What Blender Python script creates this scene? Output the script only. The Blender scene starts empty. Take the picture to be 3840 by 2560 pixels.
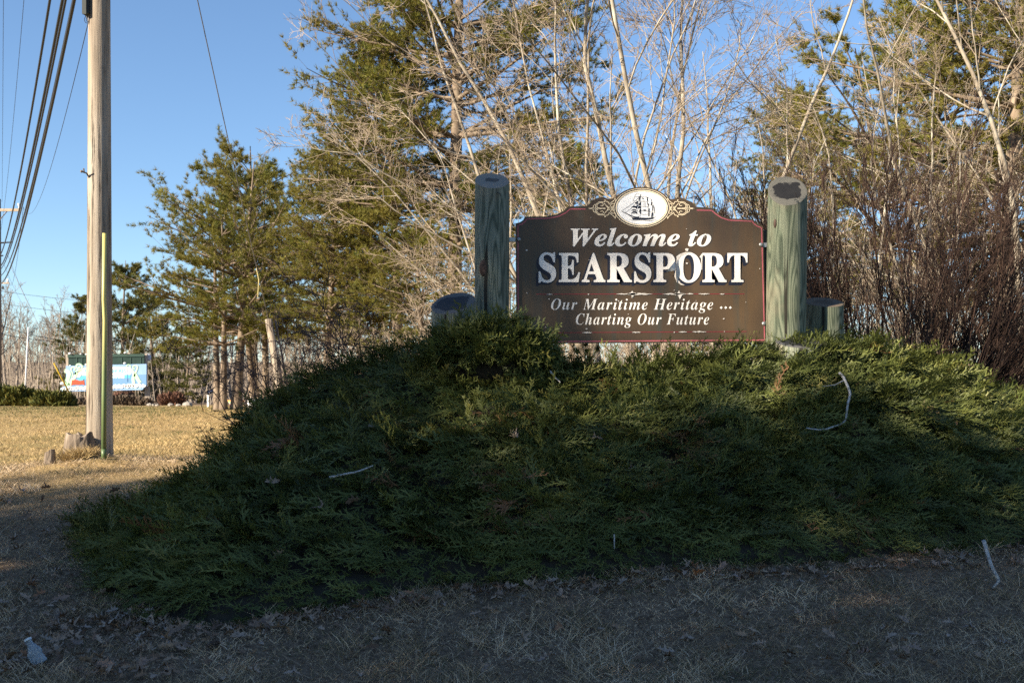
import bpy, math, random
import numpy as np
from mathutils import Vector
R = math.radians
rnd = random.Random(7)
C = bpy.context.scene.collection
SC = bpy.context.scene

# ------------------------------------------------------------------ camera
FPX, HOR, EYE = 3733.0, 1480.0, 1.6      # focal length in photo pixels, horizon row, eye height
cam = bpy.data.cameras.new('camera')
cam.lens = 35.0; cam.sensor_width = 36.0
cam.shift_y = (HOR - 1280.0) / 3840.0
cam.clip_start = 0.05; cam.clip_end = 2000
cam.dof.use_dof = True; cam.dof.focus_distance = 9.6; cam.dof.aperture_fstop = 4.0
cam_o = bpy.data.objects.new('camera', cam); C.objects.link(cam_o)
cam_o.location = (0, 0, EYE); cam_o.rotation_euler = (math.pi / 2, 0, 0)
SC.camera = cam_o

# ------------------------------------------------------------------ sky and sun
SUN_AZ, SUN_EL = R(-124.0), R(24.0)      # azimuth from +Y towards +X
SUN = Vector((math.sin(SUN_AZ) * math.cos(SUN_EL), math.cos(SUN_AZ) * math.cos(SUN_EL), math.sin(SUN_EL)))
world = bpy.data.worlds.new('World'); SC.world = world; world.use_nodes = True
wn = world.node_tree
sky = wn.nodes.new('ShaderNodeTexSky'); sky.sky_type = 'NISHITA'; sky.sun_disc = False
sky.sun_elevation = SUN_EL; sky.sun_rotation = SUN_AZ
sky.altitude = 20; sky.air_density = 1.0; sky.dust_density = 0.0; sky.ozone_density = 4.0
hs = wn.nodes.new('ShaderNodeHueSaturation'); hs.inputs['Saturation'].default_value = 1.0       # a deep clear winter blue, all round
wn.links.new(sky.outputs[0], hs.inputs['Color']); wn.links.new(hs.outputs[0], wn.nodes['Background'].inputs[0])
wn.nodes['Background'].inputs[1].default_value = 0.073
sl = bpy.data.lights.new('sun', 'SUN'); sl.energy = 5.0; sl.angle = R(0.55); sl.color = (1.0, 0.86, 0.66)
so = bpy.data.objects.new('sun', sl); C.objects.link(so)
so.rotation_euler = SUN.to_track_quat('Z', 'Y').to_euler(); so.location = SUN * 60
SC.view_settings.view_transform = 'Standard'; SC.view_settings.look = 'None'
SC.view_settings.exposure = 1.5; SC.view_settings.gamma = 1.0; SC.view_settings.use_curve_mapping = False
SC.render.engine = 'CYCLES'
SC.cycles.max_bounces = 6; SC.cycles.diffuse_bounces = 3; SC.cycles.use_denoising = False; SC.cycles.use_adaptive_sampling = False; SC.cycles.sample_clamp_indirect = 4.0

# ------------------------------------------------------------------ helpers
def P(u, v, d):
    return np.array([(u - 1920.0) / FPX * d, d, EYE + (HOR - v) / FPX * d])

def sstep(a, b, x):
    t = np.clip((np.asarray(x, float) - a) / (b - a), 0, 1)
    return t * t * (3 - 2 * t)

_perm = np.random.default_rng(5).random((64, 64))
def vnoise(x, y):
    x = np.asarray(x, float); y = np.asarray(y, float)
    xi = np.floor(x).astype(int); yi = np.floor(y).astype(int)
    fx = x - xi; fy = y - yi
    fx = fx * fx * (3 - 2 * fx); fy = fy * fy * (3 - 2 * fy)
    g = lambda i, j: _perm[i % 64, j % 64]
    return (g(xi, yi) * (1 - fx) + g(xi + 1, yi) * fx) * (1 - fy) + (g(xi, yi + 1) * (1 - fx) + g(xi + 1, yi + 1) * fx) * fy

def zg(x, y):
    x = np.asarray(x, float); y = np.asarray(y, float)
    z = 0.77 * sstep(4.6, 12.6, y) + 0.12 * sstep(14, 44, y)
    z = z + 0.95 * np.exp(-((x - 0.9) / 3.2) ** 4) * np.exp(-((y - 10.4) / 1.9) ** 2)
    z = z + 0.14 * sstep(22, 46, y) * sstep(2, -14, x)
    z = z + 8.0 * sstep(110, 230, y) - .32 * sstep(-5.3, -8.5, x) * sstep(34, 12, y) * sstep(5, 9, y)
    z = z + 0.05 * (vnoise(x * .8 + 7, y * .8) - .5) + 0.02 * (vnoise(x * 3.1, y * 3.1 + 9) - .5)
    z = z + 0.10 * np.exp(-(((x + 4.95) / .42) ** 2 + ((y - 12.1) / .5) ** 2))
    return z

def ground_hit(u, v):
    dx, dz = (u - 1920.0) / FPX, (HOR - v) / FPX
    d = np.linspace(3, 80, 12000)
    h = EYE + dz * d - zg(dx * d, d)
    i = np.argmax(h < 0)
    return np.array([dx * d[i], d[i], zg(dx * d[i], d[i])])

def link(o, parent=None):
    C.objects.link(o)
    if parent is not None: o.parent = parent
    return o

def worigin(o):
    v = np.zeros(3)
    while o is not None:
        v += np.array(o.location); o = o.parent
    return v

def mk_mesh(name, V, F, mats, smooth=False, tint=None, dom='FACE', mi=None):
    me = bpy.data.meshes.new(name)
    V = np.asarray(V, np.float32)
    if isinstance(F, np.ndarray):
        n = F.shape[1]; m = F.shape[0]
        me.vertices.add(len(V)); me.vertices.foreach_set('co', V.ravel())
        me.loops.add(m * n); me.loops.foreach_set('vertex_index', F.astype(np.int32).ravel())
        me.polygons.add(m); me.polygons.foreach_set('loop_start', np.arange(0, m * n, n, dtype=np.int32))
        me.update(calc_edges=True)
    else:
        me.from_pydata([tuple(p) for p in V], [], [tuple(f) for f in F]); me.update()
    if smooth: me.polygons.foreach_set('use_smooth', np.ones(len(me.polygons), bool))
    if tint is not None:
        a = me.attributes.new('tint', 'FLOAT', dom); a.data.foreach_set('value', np.asarray(tint, np.float32))
    for m_ in (mats if isinstance(mats, (list, tuple)) else [mats]): me.materials.append(m_)
    if mi is not None: me.polygons.foreach_set('material_index', np.asarray(mi, np.int32))
    return me

def mobj(name, V, F, mat, parent=None, local=False, **k):
    V = np.asarray(V, float)
    if parent is not None and not local: V = V - worigin(parent)
    return link(bpy.data.objects.new(name, mk_mesh(name, V, F, mat, **k)), parent)

def thing(name, label, cat, loc=(0, 0, 0), rotz=0, group=None):
    o = bpy.data.objects.new(name, None); C.objects.link(o)
    o.empty_display_size = .1
    o.location = tuple(float(c) for c in loc); o.rotation_euler = (0, 0, rotz)
    return tag(o, label, cat, group)

def tag(o, label, cat, group=None):
    o['label'] = label; o['category'] = cat
    if group: o['group'] = group
    return o

def dup(root, loc, rotz=0, scale=1.0, label=None, group=None, cat=None):
    r = root.copy(); C.objects.link(r)
    r.location = tuple(float(c) for c in loc); r.rotation_euler = (0, 0, rotz)
    r.scale = (scale,) * 3 if not hasattr(scale, '__len__') else scale
    if label: r['label'] = label
    if group: r['group'] = group
    elif 'group' in r.keys(): del r['group']
    if cat: r['category'] = cat
    for ch in root.children:
        c = ch.copy(); C.objects.link(c); c.parent = r
        for g in ch.children:
            d = g.copy(); C.objects.link(d); d.parent = c
    return r

class MB:
    """collects small shapes in world space, then links them as one mesh"""
    def __init__(s): s.V = []; s.F = []
    def add(s, V, F):
        b = len(s.V); s.V += [tuple(map(float, p)) for p in V]; s.F += [tuple(i + b for i in f) for f in F]
    def box(s, lo, hi):
        x0, y0, z0 = lo; x1, y1, z1 = hi
        s.add([(x0,y0,z0),(x1,y0,z0),(x1,y1,z0),(x0,y1,z0),(x0,y0,z1),(x1,y0,z1),(x1,y1,z1),(x0,y1,z1)],
              [(0,3,2,1),(4,5,6,7),(0,1,5,4),(1,2,6,5),(2,3,7,6),(3,0,4,7)])
    def tube(s, pts, r, n=8):
        pts = np.asarray(pts, float)[None]; r = np.broadcast_to(np.asarray(r, float), (pts.shape[1],))[None]
        V, F = tubes(pts, r, n, cap=True); s.add(V, [tuple(f) for f in F])
    def ball(s, c, r, n=10, sc=(1, 1, 1)):
        V = []; F = []
        for i in range(n // 2 + 1):
            a = math.pi * i / (n // 2)
            for j in range(n):
                b = 2 * math.pi * j / n
                V.append((c[0] + r * sc[0] * math.sin(a) * math.cos(b), c[1] + r * sc[1] * math.sin(a) * math.sin(b), c[2] + r * sc[2] * math.cos(a)))
        for i in range(n // 2):
            for j in range(n): F.append((i * n + j, (i + 1) * n + j, (i + 1) * n + (j + 1) % n, i * n + (j + 1) % n))
        s.add(V, F)
    def build(s, name, mat, parent=None, smooth=False): return mobj(name, s.V, s.F, mat, parent, smooth=smooth)

def norm(a): return a / np.maximum(np.linalg.norm(a, axis=-1, keepdims=True), 1e-9)

def tubes(paths, radii, n, cap=False):
    N, k, _ = paths.shape
    T = norm(np.gradient(paths, axis=1))
    tm = norm(T.mean(1))
    ref = np.where(np.abs(tm[:, 2:3]) < .8, np.array([[0, 0, 1.]]), np.array([[1., 0, 0]]))
    n1 = norm(np.cross(T, ref[:, None, :])); n2 = np.cross(T, n1)
    a = np.arange(n) * 2 * np.pi / n
    ring = paths[:, :, None, :] + radii[:, :, None, None] * (np.cos(a)[None, None, :, None] * n1[:, :, None, :] + np.sin(a)[None, None, :, None] * n2[:, :, None, :])
    V = ring.reshape(-1, 3)
    i = np.arange(N)[:, None, None] * k * n; j = np.arange(k - 1)[None, :, None] * n; m = np.arange(n)[None, None, :]; m2 = (m + 1) % n
    F = np.stack([i + j + m, i + j + m2, i + j + n + m2, i + j + n + m], -1).reshape(-1, 4)
    if cap:
        F = [tuple(f) for f in F]
        for q in range(N):
            b = q * k * n
            F.append(tuple(b + t for t in range(n - 1, -1, -1))); F.append(tuple(b + (k - 1) * n + t for t in range(n)))
    return V, F

def joinq(parts):
    V, F, b = [], [], 0
    for v, f in parts:
        V.append(v); F.append(f + b); b += len(v)
    return np.concatenate(V), np.concatenate(F)

# ------------------------------------------------------------------ materials
def new_mat(name):
    m = bpy.data.materials.new(name); m.use_nodes = True
    return m, m.node_tree, m.node_tree.nodes['Principled BSDF']

def ramp(nt, src, stops):
    r = nt.nodes.new('ShaderNodeValToRGB'); e = r.color_ramp.elements
    while len(e) < len(stops): e.new(.5)
    for q, (p, c) in zip(e, stops): q.position = p; q.color = (*c, 1)
    nt.links.new(src, r.inputs[0]); return r.outputs[0]

def noise(nt, scale, stretch=(1, 1, 1), detail=4, rough=.6, coord='Object', dist=0):
    tc = nt.nodes.new('ShaderNodeTexCoord'); mp = nt.nodes.new('ShaderNodeMapping')
    mp.inputs['Scale'].default_value = stretch
    nt.links.new(tc.outputs[coord], mp.inputs[0])
    n = nt.nodes.new('ShaderNodeTexNoise'); n.inputs['Scale'].default_value = scale; n.inputs['Detail'].default_value = detail
    n.inputs['Roughness'].default_value = rough; n.inputs['Distortion'].default_value = dist
    nt.links.new(mp.outputs[0], n.inputs['Vector']); return n.outputs[0]

def mixc(nt, fac, a, b, mode='MIX'):
    x = nt.nodes.new('ShaderNodeMix'); x.data_type = 'RGBA'; x.blend_type = mode
    for s, v in ((0, fac), (6, a), (7, b)):
        if isinstance(v, (int, float)): x.inputs[s].default_value = v
        elif isinstance(v, tuple): x.inputs[s].default_value = (*v, 1)
        else: nt.links.new(v, x.inputs[s])
    return x.outputs[2]

def bump(nt, bs, h, strength, dist=.01):
    b = nt.nodes.new('ShaderNodeBump'); b.inputs['Strength'].default_value = strength; b.inputs['Distance'].default_value = dist
    nt.links.new(h, b.inputs['Height']); nt.links.new(b.outputs[0], bs.inputs['Normal'])

def mat_noise(name, stops, scale=6, stretch=(1, 1, 1), rough=.85, bmp=0, bscale=None, detail=5, dist=.01, metal=0, spec=.3):
    m, nt, bs = new_mat(name)
    f = noise(nt, scale, stretch, detail)
    nt.links.new(ramp(nt, f, stops), bs.inputs['Base Color'])
    bs.inputs['Roughness'].default_value = rough; bs.inputs['Metallic'].default_value = metal
    bs.inputs['Specular IOR Level'].default_value = spec
    if bmp: bump(nt, bs, noise(nt, bscale or scale * 2, stretch, 6), bmp, dist)
    return m

def mat_tint(name, stops, rough=.7, spec=.25, patch=None, trans=0.0):
    """colour picked per leaf or blade from the 'tint' attribute; patch = (scale, colour, amount) larger natural variation"""
    m, nt, bs = new_mat(name)
    a = nt.nodes.new('ShaderNodeAttribute'); a.attribute_name = 'tint'
    c = ramp(nt, a.outputs['Fac'], stops)
    if patch:
        f = noise(nt, patch[0], coord='Object', detail=3)
        k = ramp(nt, f, [(.42, (0, 0, 0)), (.62, (patch[2],) * 3)])
        c = mixc(nt, k, c, patch[1])
    nt.links.new(c, bs.inputs['Base Color']); bs.inputs['Roughness'].default_value = rough
    bs.inputs['Specular IOR Level'].default_value = spec
    if trans:
        t = nt.nodes.new('ShaderNodeBsdfTranslucent'); nt.links.new(c, t.inputs[0])
        x = nt.nodes.new('ShaderNodeMixShader'); x.inputs[0].default_value = trans
        nt.links.new(bs.outputs[0], x.inputs[1]); nt.links.new(t.outputs[0], x.inputs[2])
        nt.links.new(x.outputs[0], nt.nodes['Material Output'].inputs[0])
    return m

def mat_flat(name, col, rough=.6, metal=0, spec=.3, var=.12, scale=30):
    d = tuple(max(0, c * (1 - var)) for c in col); e = tuple(min(1, c * (1 + var)) for c in col)
    return mat_noise(name, [(.3, d), (.7, e)], scale, rough=rough, metal=metal, spec=spec)

def wood_log(name, base, dark, hi):
    m, nt, bs = new_mat(name)
    tc = nt.nodes.new('ShaderNodeTexCoord'); mp = nt.nodes.new('ShaderNodeMapping'); mp.inputs['Scale'].default_value = (1, 1, .13)
    nt.links.new(tc.outputs['Object'], mp.inputs[0])
    n0 = nt.nodes.new('ShaderNodeTexNoise'); n0.inputs['Scale'].default_value = 4.5; n0.inputs['Detail'].default_value = 2
    nt.links.new(mp.outputs[0], n0.inputs['Vector'])
    mul = nt.nodes.new('ShaderNodeMath'); mul.operation = 'MULTIPLY'; mul.inputs[1].default_value = 115
    nt.links.new(n0.outputs[0], mul.inputs[0])
    sn = nt.nodes.new('ShaderNodeMath'); sn.operation = 'SINE'; nt.links.new(mul.outputs[0], sn.inputs[0])
    mr = nt.nodes.new('ShaderNodeMapRange'); mr.inputs[1].default_value = -1; mr.inputs[2].default_value = 1
    nt.links.new(sn.outputs[0], mr.inputs[0])
    grain = ramp(nt, mr.outputs[0], [(0, dark), (.35, base), (1, hi)])
    fine = noise(nt, 60, (1, 1, .04), 6)
    c = mixc(nt, ramp(nt, fine, [(.38, (.5,) * 3), (.55, (0, 0, 0))]), grain, tuple(q * .45 for q in base))
    st = noise(nt, 3.0, (1, 1, .5), 5)
    c = mixc(nt, ramp(nt, st, [(.5, (0, 0, 0)), (.72, (.7,) * 3)]), c, (.20, .165, .12))
    nt.links.new(c, bs.inputs['Base Color']); bs.inputs['Roughness'].default_value = .85
    bs.inputs['Specular IOR Level'].default_value = .2
    ck = noise(nt, 11, (1, 1, .035), 3, .5)
    c = mixc(nt, ramp(nt, ck, [(.345, (.95,) * 3), (.375, (0, 0, 0))]), c, (.02, .018, .014))          # drying checks
    nt.links.new(c, bs.inputs['Base Color'])
    bump(nt, bs, fine, .45, .010)
    return m

def cut_end(name, base, dark, stain_r, stain_amt):
    m, nt, bs = new_mat(name)
    tc = nt.nodes.new('ShaderNodeTexCoord')
    w = nt.nodes.new('ShaderNodeTexWave'); w.wave_type = 'RINGS'; w.rings_direction = 'Z'; w.inputs['Scale'].default_value = 26
    w.inputs['Distortion'].default_value = 3; w.inputs['Detail Scale'].default_value = 1.2
    nt.links.new(tc.outputs['Object'], w.inputs[0])
    c = ramp(nt, w.outputs[0], [(0, tuple(q * .75 for q in base)), (1, base)])
    ln = nt.nodes.new('ShaderNodeVectorMath'); ln.operation = 'LENGTH'; nt.links.new(tc.outputs['Object'], ln.inputs[0])
    ad = nt.nodes.new('ShaderNodeMath'); ad.operation = 'MULTIPLY_ADD'; ad.inputs[1].default_value = .22
    nt.links.new(noise(nt, 9, detail=4), ad.inputs[0]); nt.links.new(ln.outputs['Value'], ad.inputs[2])
    k = ramp(nt, ad.outputs[0], [(stain_r, (stain_amt,) * 3), (stain_r + .012, (0, 0, 0))])
    c = mixc(nt, k, c, dark)
    nt.links.new(c, bs.inputs['Base Color']); bs.inputs['Roughness'].default_value = .9
    return m

M = {}
M['bark_grey'] = mat_noise('bark_grey', [(.28, (.10, .085, .065)), (.45, (.25, .215, .17)), (.6, (.36, .325, .265)), (.72, (.50, .49, .40))], 4.5, (1, 1, .45), bmp=.4, bscale=20)
M['bark_tan'] = mat_noise('bark_tan', [(.3, (.17, .13, .09)), (.7, (.34, .27, .19))], 2.0, (1, 1, .4))
M['twig_tan'] = mat_noise('twig_tan', [(.3, (.20, .158, .120)), (.7, (.40, .325, .245))], 1.2)
M['bark_far'] = mat_noise('bark_far', [(.3, (.19, .155, .125)), (.7, (.33, .275, .22))], .6)
M['bark_pine'] = mat_noise('bark_pine', [(.3, (.085, .06, .045)), (.55, (.19, .145, .105)), (.8, (.33, .28, .21))], 5, (1, 1, .35), bmp=.5, bscale=14)
M['twig_dark'] = mat_noise('twig_dark', [(.3, (.032, .020, .016)), (.7, (.088, .051, .037))], 1.5)
M['thorn'] = mat_noise('thorn', [(.3, (.035, .026, .030)), (.7, (.075, .055, .058))], 3)
M['needle'] = mat_tint('needle', [(0, (.055, .085, .020)), (.45, (.165, .168, .032)), (.8, (.25, .215, .045)), (1, (.28, .19, .07))], .6, .2, (.35, (.20, .155, .035), .6), .3)
M['needle_far'] = mat_tint('needle_far', [(0, (.04, .06, .02)), (.5, (.115, .12, .028)), (1, (.19, .16, .04))], .6, .2, (.25, (.16, .125, .03), .5), .25)
M['juniper'] = mat_tint('juniper', [(0, (.038, .050, .016)), (.4, (.098, .120, .030)), (.75, (.165, .175, .044)), (.93, (.25, .215, .060)), (.95, (.20, .09, .035)), (1, (.23, .12, .06))], .55, .35, (1.6, (.060, .075, .018), .6), .1)
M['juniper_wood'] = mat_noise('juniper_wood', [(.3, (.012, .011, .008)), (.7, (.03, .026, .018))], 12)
M['hedge'] = mat_tint('hedge', [(0, (.03, .045, .012)), (.6, (.10, .105, .022)), (1, (.16, .135, .03))], .6, .25)
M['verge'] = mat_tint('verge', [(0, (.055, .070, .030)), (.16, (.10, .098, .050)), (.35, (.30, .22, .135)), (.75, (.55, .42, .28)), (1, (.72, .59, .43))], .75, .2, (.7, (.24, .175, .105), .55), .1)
M['grass'] = mat_tint('grass', [(0, (.065, .090, .028)), (.16, (.115, .115, .045)), (.35, (.30, .215, .10)), (.75, (.47, .345, .17)), (1, (.60, .46, .26))], .75, .2, (.5, (.17, .14, .06), .4), .12)
m, nt, bs = new_mat('ground')
f1 = noise(nt, 38, detail=6, rough=.75); f2 = noise(nt, 1.1, detail=5); f3 = noise(nt, .16, detail=4)
c = ramp(nt, f1, [(.28, (.19, .125, .056)), (.5, (.41, .285, .132)), (.75, (.56, .41, .21))])
c = mixc(nt, ramp(nt, f2, [(.45, (0, 0, 0)), (.75, (.55,) * 3)]), c, (.15, .145, .05))
c = mixc(nt, ramp(nt, f3, [(.5, (0, 0, 0)), (.7, (.5,) * 3)]), c, (.17, .155, .055))
tc = nt.nodes.new('ShaderNodeTexCoord'); sx = nt.nodes.new('ShaderNodeSeparateXYZ'); nt.links.new(tc.outputs['Object'], sx.inputs[0])
mr = nt.nodes.new('ShaderNodeMapRange'); mr.inputs[1].default_value = 48; mr.inputs[2].default_value = 62; nt.links.new(sx.outputs[1], mr.inputs[0])
c = mixc(nt, mr.outputs[0], c, ramp(nt, noise(nt, 3, detail=6), [(.3, (.075, .055, .042)), (.7, (.17, .125, .095))]))      # leaf litter of the woodland floor
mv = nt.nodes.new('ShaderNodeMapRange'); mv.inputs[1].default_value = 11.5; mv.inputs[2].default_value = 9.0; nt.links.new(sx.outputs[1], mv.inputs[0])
c = mixc(nt, mv.outputs[0], c, ramp(nt, noise(nt, 22, detail=7, rough=.8), [(.35, (.055, .039, .027)), (.5, (.175, .125, .085)), (.68, (.34, .255, .175))]))      # thin trampled verge: soil and thatch, also darkened to deepen the foreground shade
nt.links.new(c, bs.inputs['Base Color']); bs.inputs['Roughness'].default_value = .95; bs.inputs['Specular IOR Level'].default_value = .1
bump(nt, bs, f1, .8, .03); M['ground'] = m

# ------------------------------------------------------------------ ground
def axis(lo, hi, parts):
    out = []
    for a, b, n in parts: out.append(np.linspace(a, b, n, endpoint=False))
    return np.concatenate(out + [[hi]])
gx = axis(0, 400, [(-400, -60, 12), (-60, -12, 36), (-12, 12, 120), (12, 60, 36), (60, 400, 12)])
gy = axis(0, 500, [(-120, -4, 20), (-4, 16, 110), (16, 60, 50), (60, 500, 20)])
X, Y = np.meshgrid(gx, gy)
V = np.stack([X, Y, zg(X, Y)], -1).reshape(-1, 3)
nx, ny = len(gx), len(gy)
I = (np.arange(ny - 1)[:, None] * nx + np.arange(nx - 1)[None]).ravel()
F = np.stack([I, I + 1, I + nx + 1, I + nx], -1)
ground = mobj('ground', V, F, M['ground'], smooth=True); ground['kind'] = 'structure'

# ------------------------------------------------------------------ juniper bed
FR = [(300, 2040), (360, 2235), (520, 2345), (780, 2375), (1100, 2330), (1450, 2268), (1750, 2225), (2000, 2215), (2250, 2200), (2550, 2150), (2850, 2160), (3130, 2140), (3420, 2110), (3700, 2085), (4050, 2075), (4500, 2060)]
RI = [(360, 2030, 8.8), (650, 1850, 9.4), (850, 1725, 9.8), (975, 1560, 10.1), (1165, 1420, 10.2), (1470, 1322, 10.1), (1750, 1310, 9.8), (2000, 1350, 9.6), (2200, 1384, 9.5), (2547, 1348, 9.45), (2907, 1305, 9.4), (3120, 1288, 9.4), (3348, 1320, 9.5), (3560, 1388, 9.6), (3840, 1515, 9.8), (4300, 1600, 10.0)]
FRP = np.array([ground_hit(*p) for p in FR]); RIP = np.array([P(*p) for p in RI])
FRP[:, 1] += .18; FRP[:, 2] = zg(FRP[:, 0], FRP[:, 1])       # sprays reach a little past the edge
sk = np.linspace(0, 1, len(FR))
def jun(s, t):
    a = np.stack([np.interp(s, sk, FRP[:, i]) for i in range(3)], -1)
    b = np.stack([np.interp(s, sk, RIP[:, i]) for i in range(3)], -1)
    tt = np.clip(t, 0, 1)
    p = a + (b - a) * t[..., None]
    lip = .16 * (1 - np.exp(-tt / .05)) * sstep(0, .10, s)
    pr = 1 - (1 - tt) ** 1.22
    z = a[..., 2] + lip + (b[..., 2] - a[..., 2] - lip) * pr
    z = z - np.clip(t - 1, 0, 2) ** 1.5 * 4.0
    w = sstep(0, .2, t)
    z = z + w * (.20 * (vnoise(p[..., 0] * 1.7 + 3, p[..., 1] * 2.1) - .5) + .20 * (np.abs(vnoise(p[..., 0] * 3.6, p[..., 1] * 3.6 + z * 3) * 2 - 1) * -1 + .5) + .07 * (vnoise(p[..., 0] * 9, p[..., 1] * 9 + z * 8) - .5)) * (1 - .75 * sstep(.8, 1, t) )
    return np.stack([p[..., 0], p[..., 1], z], -1)
def jun_normal(s, t):
    e = 2e-3
    return norm(np.cross(jun(s + e, t) - jun(s - e, t), jun(s, t + e * 3) - jun(s, t - e * 3)))
poly = np.concatenate([FRP[:, :2], RIP[::-1, :2] + np.array([0, .6])])
def inside(x, y, pg=poly):
    r = np.zeros(len(x), bool); j = len(pg) - 1
    for i in range(len(pg)):
        a, b = pg[i], pg[j]
        r ^= ((a[1] > y) != (b[1] > y)) & (x < (b[0] - a[0]) * (y - a[1]) / (b[1] - a[1] + 1e-12) + a[0]); j = i
    return r

def spray_template(seed):
    g = np.random.default_rng(seed); T = []
    def blade(p, d, l, w, up):
        d = d / np.linalg.norm(d); sd = np.cross(d, up); sd /= np.linalg.norm(sd)
        m_ = p + d * l * .5
        T.append([p, m_ + sd * w, p + d * l]); T.append([p, p + d * l, m_ - sd * w])
    up = np.array([0, 0, 1.]); n = 7
    bend = g.uniform(-.12, .12)
    for i in range(n):
        t = i / (n - 1); a = np.array([t, bend * math.sin(3 * t), .20 * t - .34 * t * t])
        if i: blade(q, a - q, 1.3 * np.linalg.norm(a - q), .026 * (1.2 - .6 * t), up)
        q = a
        for s in (-1, 1):
            L = (.40 * (1 - .72 * t) + .08) * g.uniform(.5, 1.25); an = g.uniform(.35, .75); ro = g.uniform(-.7, .7)
            d = np.array([math.cos(an), s * math.sin(an) * math.cos(ro), math.sin(an) * math.sin(ro) + .12])
            p = a + np.array([g.uniform(-.06, .06), 0, 0]); sd = np.cross(d, up); sd = sd / np.linalg.norm(sd) * .024
            T.append([p - sd, p + sd, p + d * L])
            for f_ in (.3, .6):
                an2 = math.atan2(d[1], d[0]) + g.choice([-1, 1]) * g.uniform(.35, .7); d2 = np.array([math.cos(an2), math.sin(an2), g.uniform(-.1, .55)])
                b0 = p + d * L * f_; sd = np.cross(d2, up); sd = sd / np.linalg.norm(sd) * .019
                T.append([b0 - sd, b0 + sd, b0 + d2 / np.linalg.norm(d2) * L * g.uniform(.35, .6)])
    return np.array(T)
SPR = [spray_template(i) for i in range(5)]
def scatter_sprays(rng, pos, fwd, nor, size, tint):
    parts, tn = [], []
    var = rng.integers(0, 5, len(pos))
    for k in range(5):
        s_ = np.nonzero(var == k)[0]
        f = norm(fwd[s_]); b = norm(np.cross(nor[s_], f)); n_ = np.cross(f, b)
        Rm = np.stack([f, b, n_], -1) * size[s_][:, None, None]
        W = np.einsum('nij,tkj->ntki', Rm, SPR[k]) + pos[s_][:, None, None, :]
        parts.append(W.reshape(-1, 3)); t = SPR[k].shape[0]
        tp = np.clip(SPR[k].mean(1)[:, 0], 0, 1.1) * .26 - .12          # paler fresh tips; also puts lit tips and shaded bases into the tint
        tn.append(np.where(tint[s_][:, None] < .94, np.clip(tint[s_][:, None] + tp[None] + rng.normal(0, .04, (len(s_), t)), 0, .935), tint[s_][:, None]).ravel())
    V = np.concatenate(parts); return V, np.arange(len(V)).reshape(-1, 3), np.concatenate(tn)

rg = np.random.default_rng(11)
bed = thing('spreading_juniper', 'wide low spreading juniper bed covering the bank below the brown sign', 'juniper', (1.0, 8.4, float(zg(1.0, 8.4))))
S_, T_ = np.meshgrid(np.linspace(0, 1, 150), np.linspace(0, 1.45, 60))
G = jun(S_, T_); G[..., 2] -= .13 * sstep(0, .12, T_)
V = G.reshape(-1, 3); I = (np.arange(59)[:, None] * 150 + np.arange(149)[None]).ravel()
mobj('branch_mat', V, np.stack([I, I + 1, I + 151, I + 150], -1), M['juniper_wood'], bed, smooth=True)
NS = 15500
s = rg.random(NS * 2); t = rg.random(NS * 2) * 1.18 - .02
p = jun(s, t)
keep = (np.abs(p[:, 0]) < p[:, 1] * .56 + .5)
s, t, p = s[keep][:NS], t[keep][:NS], p[keep][:NS]
nn = jun_normal(s, t); nn *= np.sign(nn[:, 2:3])
down = np.stack([nn[:, 0], nn[:, 1], -np.hypot(nn[:, 0], nn[:, 1]) ** 2], -1)
ang = rg.normal(0, .55, len(p)) + np.where(p[:, 0] + rg.normal(0, 1.6, len(p)) < .6, -1.0, .9)
hd = np.stack([np.sin(ang), -np.cos(ang), 0 * ang], -1)
hd = hd - nn * (hd * nn).sum(1, keepdims=True)
fw = norm(hd) + nn * rg.uniform(.10, .75, (len(p), 1))
depth = rg.random(len(p)) ** 2 * .14
size = rg.uniform(.13, .30, len(p)) * np.where(rg.random(len(p)) < .10, 1.12, 1) * (1 - .25 * (t < .05))
low = sstep(.55, 0, t)
tint = np.clip(.42 + .24 * rg.normal(0, 1, len(p)) * .6 + .3 * (vnoise(p[:, 0] * 1.3 + 20, p[:, 1] * 1.3) - .5), .02, .93)
tint[(rg.random(len(p)) < .006) | ((vnoise(p[:, 0] * 3.3 + 60, p[:, 1] * 3.3) > .90) & (t < .6) & (rg.random(len(p)) < .6))] = .98
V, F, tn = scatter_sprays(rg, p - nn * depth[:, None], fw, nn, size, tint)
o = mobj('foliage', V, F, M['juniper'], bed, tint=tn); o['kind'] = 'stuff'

def juniper_clump(label, c, rx, ry, rz, n, seed):
    g = np.random.default_rng(seed)
    th = thing('upright_juniper', label, 'juniper', (c[0], c[1], float(zg(c[0], c[1]))))
    d = norm(g.normal(0, 1, (n, 3))); d[:, 2] = np.abs(d[:, 2]) * 1.0 - .25
    r = (.75 + .25 * g.random((n, 1))) * (1 + .25 * (vnoise(d[:, 0] * 3 + 5, d[:, 1] * 3 + d[:, 2] * 4)[:, None] - .5))
    pos = d * r * np.array([rx, ry, rz]) + c
    nn = norm(d / np.array([rx, ry, rz])); fw = norm(nn * np.array([1, 1, .3]) + g.normal(0, .45, (n, 3)) + np.array([0, 0, .18]))
    tn = np.clip(.3 + .15 * g.normal(0, 1, n), .02, .8)
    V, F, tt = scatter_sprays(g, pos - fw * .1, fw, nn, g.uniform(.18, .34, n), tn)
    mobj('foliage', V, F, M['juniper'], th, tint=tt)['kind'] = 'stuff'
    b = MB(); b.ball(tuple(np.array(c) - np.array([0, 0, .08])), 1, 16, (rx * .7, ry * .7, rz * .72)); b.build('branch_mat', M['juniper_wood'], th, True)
juniper_clump('dark upright juniper clump growing in front of the left short log', P(1835, 1330, 9.15), .60, .42, .36, 900, 3)

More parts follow.
